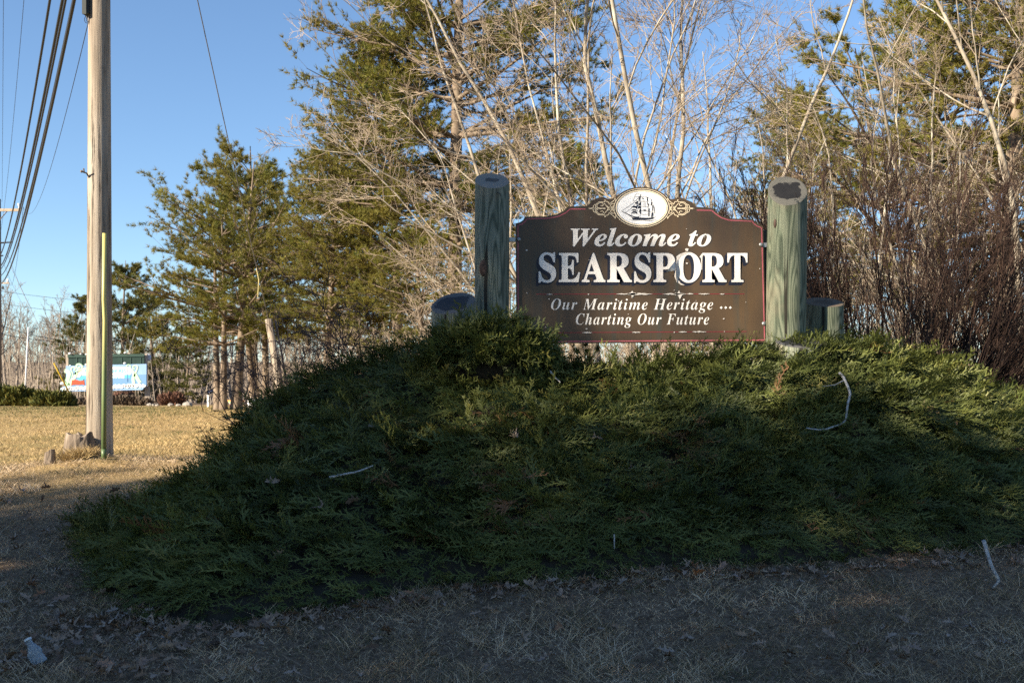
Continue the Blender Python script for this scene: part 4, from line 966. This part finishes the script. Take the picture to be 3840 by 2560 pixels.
# pine sapling under the sign
def sapling():
    c = P(2212, 1385, 10.6); z0 = float(zg(c[0], 10.6)); th = thing('pine_sapling', 'tiny dark pine seedling under the lower edge of the sign', 'pine', (c[0], 10.6, z0))
    top = P(2200, 1318, 10.6); b = MB(); tips = [P(2165, 1318, 10.6), P(2240, 1310, 10.6), P(2195, 1295, 10.6), P(2212, 1345, 10.55)]
    b.tube([(c[0], 10.6, z0), P(2212, 1360, 10.6), top], [.012, .009, .006], 6)
    for t in tips: b.tube([P(2210, 1355, 10.6), t], [.006, .004], 5)
    b.build('stem', M['bark_pine'], th)
    g = np.random.default_rng(5); ND = []
    for t in tips + [top]:
        c_ = np.array(t) + g.normal(0, .012, (130, 3)); dd = norm(g.normal(0, .8, (130, 3)) + np.array([0, 0, .7])); sd = norm(np.cross(dd, g.normal(0, 1, (130, 3)))) * .002
        ND.append(np.stack([c_ - sd, c_ + sd, c_ + dd * g.uniform(.07, .12, (130, 1))], 1).reshape(-1, 3))
    V = np.concatenate(ND); mobj('needles', V, np.arange(len(V)).reshape(-1, 3), M['needle'], th, tint=g.uniform(0, .4, len(V) // 3))['kind'] = 'stuff'
sapling()

# clipped evergreens and shrubs far left and under the billboard
def round_bush(name, label, u0, u1, v0, v1, d, mat, n, seed, size=(.16, .3), ry=.8):
    g = np.random.default_rng(seed); c = P((u0 + u1) / 2, v1, d); w = (u1 - u0) / 2 / FPX * d; h = (v1 - v0) / FPX * d; z0 = float(zg(c[0], d))
    th = thing(name, label, 'shrub', (c[0], d, z0))
    dd = norm(g.normal(0, 1, (n, 3))); dd[:, 2] = np.abs(dd[:, 2]); dd = np.sign(dd) * np.abs(dd) ** .75
    r = (.7 + .3 * g.random((n, 1))) * (1 + .35 * (vnoise(dd[:, 0] * 5 + seed, dd[:, 2] * 2 + dd[:, 1] * 3)[:, None] - .5))
    pos = dd * r * np.array([w, ry, h]); up_ = norm(dd * np.array([.5, .5, .3]) + np.array([0, 0, .7]) + g.normal(0, .3, (n, 3)))
    sd = norm(np.cross(up_, g.normal(0, 1, (n, 3)))); L = g.uniform(*size, n)[:, None]
    V = np.stack([pos - sd * L * .28, pos + sd * L * .28, pos + up_ * L], 1).reshape(-1, 3)
    mobj('foliage', V, np.arange(len(V)).reshape(-1, 3), mat, th, local=True, tint=np.clip(.5 + g.normal(0, .22, n), 0, 1))['kind'] = 'stuff'
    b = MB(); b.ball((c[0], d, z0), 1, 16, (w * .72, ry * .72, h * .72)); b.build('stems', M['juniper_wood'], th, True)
round_bush('evergreen_shrub', 'tall clipped dark evergreen shrub at the edge of the green lawn', -60, 135, 1447, 1518, 50, M['hedge'], 3200, 1)
round_bush('evergreen_shrub', 'low loose olive evergreen shrub beside the clipped one', 125, 270, 1470, 1522, 49, M['hedge'], 2200, 2)
M['red_twig'] = mat_tint('red_twig', [(0, (.09, .05, .035)), (1, (.20, .10, .07))], .8)
M['brown_twig'] = mat_tint('brown_twig', [(0, (.07, .055, .04)), (1, (.17, .125, .09))], .8)
round_bush('low_shrub', 'reddish leafless shrub under the billboard', 430, 505, 1488, 1530, 56, M['red_twig'], 1500, 3, (.15, .3), .5)
round_bush('low_shrub', 'reddish brown rounded shrub right of the billboard', 600, 692, 1497, 1537, 54, M['red_twig'], 1700, 4, (.15, .3), .5)
round_bush('low_hedge', 'low brown hedge running beneath the billboard', 280, 565, 1508, 1537, 55, M['brown_twig'], 3000, 5, (.12, .25), .5)
# ------------------------------------------------------------------ painted billboard across the field
BD = 60.0
def Z4(X, Y): return (180 + .18707 * X, 1280 + .18707 * Y)
def BP(X, Y, off=0.0):
    p = P(*Z4(X, Y), BD); p[1] -= off; return p
M['bb_blue'] = mat_noise('bb_blue', [(.3, (.17, .30, .52)), (.7, (.27, .42, .64))], .8, (1, 1, .4), .5)
M['bb_deep'] = mat_flat('bb_deep', (.05, .15, .34), .5)
M['bb_teal'] = mat_flat('bb_teal', (.10, .42, .60), .5)
M['bb_green'] = mat_noise('bb_green', [(.3, (.34, .62, .42)), (.7, (.55, .76, .50))], 2, rough=.5)
M['bb_foam'] = mat_noise('bb_foam', [(.35, (.35, .66, .76)), (.5, (.82, .87, .88))], 2.6, rough=.5)
M['bb_pale'] = mat_noise('bb_pale', [(.3, (.80, .70, .62)), (.7, (.86, .80, .76))], 1.5, rough=.5)
M['bb_red'] = mat_flat('bb_red', (.52, .07, .03), .5); M['bb_orange'] = mat_flat('bb_orange', (.70, .28, .10), .5)
M['bb_dark'] = mat_noise('bb_dark', [(.3, (.010, .028, .025)), (.7, (.022, .050, .042))], 3); M['bb_batten'] = mat_flat('bb_batten', (.018, .05, .04), .6)
M['grey_wood'] = mat_noise('grey_wood', [(.3, (.26, .22, .18)), (.7, (.44, .38, .32))], 6, (1, 1, .2))
bb = thing('painted_billboard', 'blue painted billboard with green curls and white foam across the field', 'billboard', (BP(1130, 1000)[0], BD, float(zg(BP(1130, 1000)[0], BD))))
def slab(name, pts, off, th, mat, parent):
    n = len(pts); V = [BP(x, y, off) for x, y in pts] + [BP(x, y, off - th) for x, y in pts]
    tr = [tuple(t) for t in tessellate_polygon([[Vector((V[i][0], V[i][2], 0)) for i in range(n)]])]
    return mobj(name, V, tr + [tuple(i + n for i in t[::-1]) for t in tr] + [(i, i + n, (i + 1) % n + n, (i + 1) % n) for i in range(n)], mat, parent)
def prn(name, polys, off, mat, parent):
    V, F = [], []
    for pg in polys:
        b = len(V); W = [BP(x, y, off) for x, y in pg]; V += W
        F += [tuple(b + i for i in t) for t in tessellate_polygon([[Vector((w[0], w[2], 0)) for w in W]])]
    return mobj(name, V, F, mat, parent)
pb = slab('panel', [(375, 490), (1985, 450), (1985, 880), (1900, 970), (280, 1005), (275, 930), (375, 880)], .1, .08, M['bb_blue'], bb)
prn('water_band', [[(375, 700), (800, 690), (1270, 680), (1985, 660), (1985, 870), (375, 930)]], .106, M['bb_deep'] if 0 else mat_flat('bb_mid', (.14, .28, .48), .5), pb)
prn('name_panel', [[(690, 530), (1670, 508), (1672, 664), (690, 682)]], .112, M['bb_pale'], pb)
prn('name_band', [[(660, 690), (1665, 668), (1665, 735), (660, 760)]], .112, M['bb_teal'], pb)
def btext(s, x0, x1, y0, y1, mat, off):
    V, F = text_shape(s, .03); a, b = V[:, 0].min(), V[:, 0].max(); c, d = V[:, 1].min(), V[:, 1].max()
    mobj('lettering', [BP(x0 + (p[0] - a) / (b - a) * (x1 - x0), y1 - (p[1] - c) / (d - c) * (y1 - y0), off) for p in V], F, mat, pb)
btext('S', 752, 800, 560, 650, M['bb_teal'], .118); btext('SHORES', 1275, 1580, 548, 636, M['bb_teal'], .118); btext('CAMPING', 1235, 1545, 676, 738, M['white'], .118)
prn('seam', [[(1603, 520), (1617, 520), (1617, 810), (1603, 810)]], .116, M['bb_deep'], pb)
def curl(pts, w): return ribbon(smooth_pts(pts, 5), w)
GR = curl([(430, 900), (400, 800), (430, 700), (440, 640), (400, 600), (350, 585)], 75) + curl([(450, 880), (490, 780), (560, 700), (590, 620)], 70) + curl([(500, 720), (510, 640), (480, 570), (500, 520), (550, 520), (560, 560), (530, 575)], 26) + curl([(560, 660), (590, 590), (670, 560), (700, 500), (650, 455), (595, 470), (590, 520), (630, 535), (650, 505)], 34)
prn('green_curls', GR, .122, M['bb_green'], pb); GR = []
GR += curl([(1730, 840), (1720, 740), (1740, 660), (1700, 590), (1670, 570)], 60) + curl([(1610, 560), (1590, 500), (1630, 465), (1670, 490), (1660, 520)], 22) + curl([(1740, 700), (1790, 580), (1810, 510), (1770, 480), (1720, 500), (1720, 540), (1755, 540)], 28) + curl([(1760, 660), (1800, 730), (1860, 830)], 70)
prn('green_curls', GR, .122, M['bb_green'], pb)
prn('red_shape', [[(480, 875), (500, 775), (560, 765), (620, 775), (740, 780), (750, 875), (700, 860), (640, 870), (560, 865)]], .124, M['bb_red'], pb)
prn('pale_shape', [[(600, 720), (620, 620), (680, 580), (700, 640), (650, 720)]], .126, M['bb_pale'], pb)
prn('orange_shape', ribbon([(595, 700), (620, 630), (675, 575)], 16), .128, M['bb_orange'], pb)
prn('teal_shape', [[(600, 750), (650, 730), (740, 750), (720, 780), (640, 785)]], .130, M['bb_teal'], pb)
g = np.random.default_rng(6); FO = []
for i in range(70):
    x = 300 + 1640 * i / 69; t = (x - 280) / 1700; y = 955 - 75 * t + g.uniform(-18, 14); r_ = g.uniform(26, 46)
    FO.append([(x + r_ * math.cos(q * .785), y + r_ * .8 * math.sin(q * .785)) for q in range(8)])
for i, o_ in enumerate(FO): o_
prn('foam', [FO[i] for i in range(0, 70, 2)], .134, M['bb_foam'], pb); prn('foam', [FO[i] for i in range(1, 70, 2)], .138, M['white'], pb)
# dark green board behind with battens, posts, lamps and dish
slab('backing', [(370, 275), (1900, 262), (1900, 520), (370, 540)], -.25, .06, M['bb_dark'], bb)
slab('top_rail', [(362, 258), (1905, 246), (1905, 300), (362, 318)], -.2, .08, M['bb_batten'], bb)
for x in (545, 650, 755, 1000, 1150, 1450, 1630, 1830): slab('batten', [(x - 8, 318), (x + 8, 318), (x + 8, 500), (x - 8, 500)], -.22, .03, M['bb_batten'], bb)
for x0, x1, y in ((308, 362, 250), (1548, 1598, 222), (1893, 1938, 238), (800, 850, 250)):
    a = BP(x0, y); b_ = BP(x1, y); b = MB(); zb = float(zg(a[0], BD + .5)); b.box((a[0], BD + .36, zb), (b_[0], BD + .50, a[2])); b.build('post', M['grey_wood'], bb)
for x in (1965,): a = BP(x, 900); b = MB(); b.box((a[0] - .06, BD + .36, float(zg(a[0], BD))), (a[0] + .06, BD + .48, a[2])); b.build('post', M['grey_wood'], bb)
for x, y, r_ in ((420, 240, 22), (640, 250, 14), (755, 255, 20), (750, 462, 22), (430, 478, 14), (1530, 225, 20), (1525, 435, 24), (270, 840, 34)):
    b = MB(); b.ball(BP(x, y, -.12), r_ * .003, 10, (1.4, 1, .8)); b.build('flood_lamp', M['white'], bb, True)
b = MB(); b.ball(BP(1915, 315, -.62), .25, 16, (1, .3, 1)); b.build('satellite_dish', mat_flat('dish_grey', (.45, .48, .55), .5), bb, True)

# white mast, slanted yellow guy marker
a = P(92, 1452, 70); b = MB(); b.tube([(a[0], 70, float(zg(a[0], 70))), P(106, 1226, 70)], [.055, .035], 8)
tag(b.build('flag_mast', M['white'], None, True), 'thin white mast standing in front of the far bare wood', 'mast')
a = P(288, 1522, 50); a[2] = float(zg(a[0], 50)) - .05; mk = thing('guy_marker', 'slanted yellow guy wire marker beside the evergreen shrubs', 'guy marker', a)
M['yellow'] = mat_flat('marker_yellow', (.52, .36, .03), .5)
b = MB(); b.tube([a, P(203, 1362, 48)], .036, 8); b.build('sleeve', M['yellow'], mk, True)
b = MB(); b.tube([a + np.array([.08, .1, 0]), P(228, 1395, 48), P(40, 1000, 51.8)], .012, 6); b.build('wire', M['wire'], mk)

# yard objects among the far trunks
a = P(780, 1541, 46); z = float(zg(a[0], 46)); b = MB(); b.box((a[0] - .035, 45.96, z - .05), (a[0] + .035, 46.04, z + .53)); b.box((a[0] - .05, 45.94, z + .53), (a[0] + .05, 46.06, z + .56))
tag(b.build('white_post', M['white']), 'short white marker post at the edge of the field', 'post')
a = P(886, 1538, 45); z = float(zg(a[0], 45)); dg = thing('painted_dinghy', 'small dinghy painted in orange, pale green and pink stripes', 'boat', (a[0], 45, z))
def band(name, x0, x1, zz0, zz1, w0, w1, mat):
    b = MB(); V = []
    for (zz, w) in ((zz0, w0), (zz1, w1)):
        for xx, yy in ((-w, 0), (-w * .6, -.26), (w * .5, -.3), (w, 0), (w * .5, .3), (-w * .6, .26)): V.append((a[0] + xx, 45 + yy, z + zz))
    b.add(V, [(0, 1, 7, 6), (1, 2, 8, 7), (2, 3, 9, 8), (3, 4, 10, 9), (4, 5, 11, 10), (5, 0, 6, 11), (0, 5, 4, 3, 2, 1), (6, 7, 8, 9, 10, 11)]); b.build(name, mat, dg)
band('keel_band', 0, 0, .0, .10, .20, .28, M['bb_teal']); band('pink_band', 0, 0, .101, .17, .285, .31, mat_flat('dinghy_pink', (.62, .20, .32), .5)); band('green_band', 0, 0, .171, .26, .315, .36, mat_flat('dinghy_green', (.45, .62, .38), .5)); band('orange_gunwale', 0, 0, .261, .34, .365, .40, mat_flat('dinghy_orange', (.70, .34, .12), .5))
a = P(945, 1540, 43); z = float(zg(a[0], 43)); dr = thing('white_barrel', 'white plastic barrel behind the thorny twigs next to the painted dinghy', 'barrel', (a[0], 43, z))
b = MB(); b.tube([(a[0], 43, z), (a[0], 43, z + .06), (a[0], 43, z + .2), (a[0], 43, z + .36), (a[0], 43, z + .40)], [.15, .175, .185, .17, .10], 14); b.build('body', M['white'], dr, True)
b = MB(); b.tube([(a[0] - .02, 43, z + .40), (a[0] - .02, 43, z + .47)], .05, 10); b.build('cap', M['white'], dr, True)
a = P(812, 1500, 58); z = float(zg(a[0], 58)); sh = thing('tarp_shelter', 'slanted dark blue tarp shelter behind the layered pine trunks', 'shelter', (a[0], 58, z))
b = MB(); V = [(a[0] - .3, 57.4, z + .72), (a[0] + .55, 57.4, z + 1.15), (a[0] + .55, 58.6, z + 1.15), (a[0] - .3, 58.6, z + .72)]; V += [(x_, y_, z_ - .06 if i_ in (1, 2) else z_ - .02) for i_, (x_, y_, z_) in enumerate(V)]
b.add(V, [(0, 1, 2, 3), (7, 6, 5, 4), (0, 4, 5, 1), (1, 5, 6, 2), (2, 6, 7, 3), (3, 7, 4, 0)]); b.build('tarp', mat_flat('tarp_blue', (.03, .07, .20), .5), sh)
for xx in (-.2, .5):
    b = MB(); b.tube([(a[0] + xx, 57.5, z), (a[0] + xx, 57.5, z + .75 + .2 * (xx > 0))], .03, 6); b.build('leg', M['grey_wood'], sh)
g = np.random.default_rng(15); M['stone'] = mat_noise('stone', [(.3, (.20, .18, .16)), (.7, (.42, .39, .35))], 5, bmp=.4)
for i, (u, v, r_) in enumerate(((560, 1532, .13), (590, 1535, .10), (640, 1540, .14), (668, 1537, .12), (703, 1536, .22), (575, 1538, .09), (245, 1524, .12))):
    p_ = P(u, v, 50); z = float(zg(p_[0], 50)); b = MB(); b.ball((p_[0], 50, z + r_ * .35), r_, 8, (1.2, 1, .75)); b.V = [tuple(np.array(q) + g.normal(0, r_ * .09, 3)) for q in b.V]
    tag(b.build('field_stone', M['stone']), 'pale grey stone lying at the far edge of the field', 'stone', 'stones along the field edge')

# ------------------------------------------------------------------ fallen leaves, sticks and litter
def leaf_mesh(seed, mat):
    g = np.random.default_rng(seed); half = [(0, .03), (.10, .06), (.18, .20), (.24, .10), (.36, .12), (.46, .34), (.52, .16), (.62, .14), (.72, .27), (.78, .11), (.90, .10), (1.0, 0)]
    V = []; F = []; cx, cy, ph = g.uniform(-2.2, 2.2), g.uniform(.8, 4.0), g.uniform(0, 6)
    def pt(x, y): return (x - .5, y, .14 * cx * (x - .5) ** 2 * 2 + cy * y * y + .05 * math.sin(9 * x + ph) * (abs(y) * 4) + .03)
    for x, w in half:
        w2 = w * g.uniform(.8, 1.15); V += [pt(x, -w2), pt(x, 0), pt(x, w * g.uniform(.8, 1.15))]
    for i in range(len(half) - 1):
        for j in range(2): F.append((i * 3 + j, (i + 1) * 3 + j, (i + 1) * 3 + j + 1, i * 3 + j + 1))
    return mk_mesh('fallen_leaf', V, F, mat, smooth=True)
m, nt, bs = new_mat('dead_leaf')
oi = nt.nodes.new('ShaderNodeObjectInfo')
c = ramp(nt, oi.outputs['Random'], [(0, (.13, .08, .055)), (.3, (.25, .165, .11)), (.6, (.36, .255, .18)), (.85, (.26, .215, .18)), (1, (.30, .13, .055))])
c = mixc(nt, ramp(nt, noise(nt, 9, detail=4), [(.35, (.45,) * 3), (.6, (0, 0, 0))]), c, (.07, .05, .04))
nt.links.new(c, bs.inputs['Base Color']); bs.inputs['Roughness'].default_value = .65; M['leaf'] = m
LM = [leaf_mesh(i, M['leaf']) for i in range(7)]
g = np.random.default_rng(101)
LL = 'curled dead oak leaf lying on the shaded grass by the juniper'; LGP = 'fallen oak leaves'
def put_leaf(u, v, s, lift=0.0):
    p_ = ground_hit(u, v); o = bpy.data.objects.new('fallen_leaf', LM[int(g.integers(7))]); C.objects.link(o)
    o.location = (p_[0], p_[1], p_[2] + .035 + lift); o.rotation_euler = (g.normal(0, .55), g.normal(0, .45), g.uniform(0, 6.28)); o.scale = (s,) * 3
    tag(o, LL, 'leaf', LGP)
fu = np.array([f[0] for f in FR]); fv = np.array([f[1] for f in FR])
cnt = 0
while cnt < 118:                             # drift along the juniper edge
    u = g.uniform(180, 3830); v = np.interp(u, fu[2:], fv[2:]) + abs(g.normal(0, 26)) - 18
    put_leaf(u, v, g.uniform(.075, .135)); cnt += 1
for _ in range(92): put_leaf(g.uniform(0, 760) ** 1.0, g.uniform(2190, 2550), g.uniform(.07, .125)) if True else None
for _ in range(52): put_leaf(g.uniform(700, 3840), g.uniform(2310, 2555), g.uniform(.07, .12))
for _ in range(26): put_leaf(g.uniform(0, 520), g.uniform(1840, 2190), g.uniform(.09, .14))
# the countless smaller bits of litter between them
LV_, LF_, LT_ = [], [], []
tm = np.array([v.co[:] for v in LM[2].vertices]); tf_ = np.array([list(p.vertices) for p in LM[2].polygons])
for q_ in range(1000):
    if q_ < 560: u = g.uniform(180, 3830); v = np.interp(u, fu[2:], fv[2:]) + abs(g.normal(0, 34)) - 14
    elif q_ < 860: u, v = g.uniform(0, 700), g.uniform(2150, 2555)
    else: u, v = g.uniform(0, 3840), g.uniform(2300, 2555)
    p_ = ground_hit(u, v); a_, b_, c_ = g.normal(0, .6), g.normal(0, .5), g.uniform(0, 6.28); sc_ = g.uniform(.035, .095)
    Rz = np.array([[math.cos(c_), -math.sin(c_), 0], [math.sin(c_), math.cos(c_), 0], [0, 0, 1]]); Rx = np.array([[1, 0, 0], [0, math.cos(a_), -math.sin(a_)], [0, math.sin(a_), math.cos(a_)]])
    LF_.append(tf_ + len(tm) * q_); LV_.append((tm * np.array([1, g.uniform(.5, 1.1), g.uniform(.4, 1.6)])) @ (Rz @ Rx).T * sc_ + np.array([p_[0], p_[1], p_[2] + .022])); LT_.append(np.full(len(tf_), g.random()))
M['litter'] = mat_tint('litter', [(0, (.10, .06, .04)), (.4, (.24, .155, .10)), (.75, (.36, .26, .18)), (1, (.27, .22, .19))], .7)
o = mobj('leaf_litter', np.concatenate(LV_), np.concatenate(LF_), M['litter'], tint=np.concatenate(LT_)); o['kind'] = 'stuff'
tag(o, 'brown litter of broken leaves strewn along the juniper edge', 'leaf litter')
# leaves caught in the juniper
for _ in range(12):
    s0, t0 = g.uniform(.05, .9), g.uniform(.05, .6); q = jun(np.array([s0]), np.array([t0]))[0]
    o = bpy.data.objects.new('fallen_leaf', LM[int(g.integers(7))]); C.objects.link(o); o.location = (q[0], q[1] - .04, q[2] + .04); o.rotation_euler = (g.uniform(.3, 1.2), g.normal(0, .4), g.uniform(0, 6.28)); o.scale = (g.uniform(.10, .15),) * 3
    tag(o, 'curled dead oak leaf caught in the juniper sprays', 'leaf', 'oak leaves caught in the juniper')

M['stick'] = mat_noise('lichen_stick', [(.3, (.20, .19, .18)), (.6, (.42, .42, .42)), (.8, (.56, .56, .57))], 60, bmp=.5, bscale=90, dist=.004)
def jun_at(u, v):
    """first juniper surface point under a photo pixel"""
    S1, T1 = np.meshgrid(np.linspace(0, 1, 400), np.linspace(0, 1, 160)); W = jun(S1, T1).reshape(-1, 3)
    uu = 1920 + W[:, 0] / W[:, 1] * FPX; vv = HOR - (W[:, 2] - EYE) / W[:, 1] * FPX
    e = (uu - u) ** 2 + (vv - v) ** 2; k = np.argsort(e)[:12]; return W[k[np.argmin(W[k, 1])]]
def stick(label, pts, r, branches=(), on_j=True):
    f_ = jun_at if on_j else ground_hit
    p_ = np.array([f_(*q) for q in pts]); p_[:, 1] -= .09; p_[:, 2] += .08 if on_j else .03
    th = thing('fallen_stick', label, 'stick', p_[-1]); b = MB(); sp = np.array(smooth_pts([tuple(q) for q in p_], 6)); g = np.random.default_rng(len(pts))
    b.tube(sp + g.normal(0, r * .12, sp.shape), np.linspace(r, r * .45, len(sp)), 7); b.build('stem', M['stick'], th, True)
    for br in branches:
        q = np.array([f_(*z) for z in br]); q[:, 1] -= .09; q[:, 2] += .08 if on_j else .03; b = MB(); b.tube(q, np.linspace(r * .5, r * .25, len(q)), 6); b.build('side_twig', M['stick'], th, True)
stick('long curved lichen grey stick lying on the juniper below the right post', [(3138, 1428), (3150, 1460), (3168, 1500), (3166, 1545), (3150, 1590), (3110, 1620), (3060, 1636), (3012, 1630)], .0125, [((3145, 1458), (3110, 1468), (3070, 1472))])
g0 = ground_hit(3722, 2212); g0[2] += .015
th_s = thing('fallen_stick', 'curved grey stick leaning out of the juniper edge onto the grass', 'stick', g0); b = MB()
b.tube(np.array(smooth_pts([tuple(P(3688, 2025, g0[1] + .10)), tuple(P(3706, 2085, g0[1] + .04)), tuple(P(3722, 2130, g0[1])), tuple(P(3744, 2175, g0[1] - .02)), tuple(g0)], 5)), np.linspace(.014, .009, 21), 7); b.build('stem', M['stick'], th_s, True)
stick('bluish grey straight stick half sunk in the middle of the juniper', [(1240, 1812), (1300, 1806), (1360, 1796), (1420, 1776)], .010)
stick('tiny broken grey twig standing in the juniper under the sign', [(2055, 1425), (2075, 1445), (2092, 1460)], .009)
stick('short pale broken twig hanging in the lower juniper', [(2298, 2018), (2304, 2045), (2312, 2072)], .006)
# crumpled clear plastic bottle
m, nt, bs = new_mat('clear_plastic'); bs.inputs['Base Color'].default_value = (.42, .48, .54, 1); bs.inputs['Roughness'].default_value = .28; bs.inputs['Transmission Weight'].default_value = .45; bs.inputs['IOR'].default_value = 1.2; M['plastic'] = m
q = ground_hit(112, 2500); bt = thing('plastic_bottle', 'crumpled clear plastic bottle lying in leaf litter', 'bottle', q)
ax = norm(np.array([-.10, .03, .16])); k = 13; n = 14; V = []; g = np.random.default_rng(2)
e1 = norm(np.cross(ax, np.array([0, 1, .2]))); e2 = np.cross(ax, e1)
for i in range(k):
    t = i / (k - 1); r_ = .044 if t < .5 else .044 - (t - .5) * .07 if t < .85 else .019
    cz = q + np.array([.06, 0, .02]) + ax * t * .15
    for j in range(n):
        a_ = j * 2 * math.pi / n; rr = r_ * (1 + (.28 * (vnoise(a_ * 1.3 + 5, t * 6) - .5) + .16 * (g.random() - .5)) * (t < .8))
        V.append(cz + rr * (math.cos(a_) * e1 + .62 * math.sin(a_) * e2))
F = [(i * n + j, i * n + (j + 1) % n, (i + 1) * n + (j + 1) % n, (i + 1) * n + j) for i in range(k - 1) for j in range(n)] + [tuple(range(n - 1, -1, -1)), tuple((k - 1) * n + j for j in range(n))]
mobj('body', V, F, M['plastic'], bt)
b = MB(); c0 = q + np.array([.06, 0, .02]) + ax * .152; b.tube([c0, c0 + ax * .012], .021, 12); b.build('cap_ring', mat_flat('cap_plastic', (.60, .66, .72), .4), bt)
# pine cone
q = ground_hit(815, 2430); pc = thing('pine_cone', 'small dark pine cone lying in the grass by the leaf drift', 'pine cone', q); b = MB()
for i in range(34):
    t = i / 33; a_ = i * 2.4; r_ = .022 * math.sin(math.pi * (.15 + .8 * t)); c_ = q + np.array([.01 - .05 * t, -.05 * t, .03]); dr_ = np.array([-.3 * math.cos(a_) * .6, .7 * math.cos(a_), math.sin(a_)])
    p_ = c_ + norm(dr_) * r_; b.ball(p_, .011, 6, (1, 1, .6))
b.build('scales', mat_flat('cone_brown', (.06, .042, .032), .8), pc)
# ------------------------------------------------------------------ trees across the road, unseen behind and left of the viewer: they shade the verge, low pines and deep oak added for it
hx, hy = math.sin(SUN_AZ), math.cos(SUN_AZ)
def sunpos(s, q): return np.array([s * (-hy), s * hx]) + q * np.array([hx, hy])      # s: to the right as seen facing away from the sun, q: towards the sun
RG = 'pines across the road that shade the verge'
RL = ('tall pine across the road with the widest crown of its row', 'shorter sparse pine in the gap of the roadside row', 'pine across the road right of the gap in the row', 'thick pine in the middle of the roadside row', 'straight pine beyond the middle of the roadside row', 'leaning pine near the far end of the roadside row', 'last pine at the end of the roadside row', 'back row pine behind the widest roadside crown', 'back row pine behind the right side of the gap', 'back row pine behind the middle of the row', 'back row pine near the far end of the row', 'unseen low pine added for shade before the widest roadside crown', 'unseen low pine added for shade before the gap in the row', 'unseen low pine added for shade before the middle of the row', 'unseen small pine added for shade between the low roadside pines', 'unseen small pine added to close a sun patch on the verge')
for i, (s, q, H, w) in enumerate(((-9.25, 16, 16.5, .62), (-6.6, 15.5, 9.4, 1.0), (1.5, 17, 14.2, .9), (4.5, 16, 15.5, .9), (7.5, 16.5, 15, .9), (11, 16, 16, .9), (14, 16, 15, .9), (-9.65, 20.5, 17.5, .64), (2.5, 22, 15.5, .9), (6, 21, 17, .9), (9.5, 21, 17, .9), (-8.0, 12.5, 9.0, 1.0), (-5.0, 13, 10.5, 1.35), (-1.8, 13, 11.2, 1.4), (-6.2, 12, 8.6, 1.3), (-3.4, 12, 9.0, 1.3))):
    x, y = sunpos(s, q); dup(pB, (x, y, float(zg(x, y))), 1.7 * i, (H / 20 * w, H / 20 * w, H / 20), RL[i], RG)
for lb, s, q, sc in (('leafless oak across the road beside the gap in the pine row', -5.9, 17.5, 1.35), ('leafless oak across the road before the thick pines', -3.2, 18, 1.4), ('leafless oak behind the low young roadside pines', -.6, 17, 1.4), ('unseen leafless oak added behind the roadside oaks to thin the sun', -3.3, 22, 1.55)):
    x, y = sunpos(s, q); dup(bA, (x, y, float(zg(x, y))), s, sc, lb, 'leafless oaks across the road', 'tree')
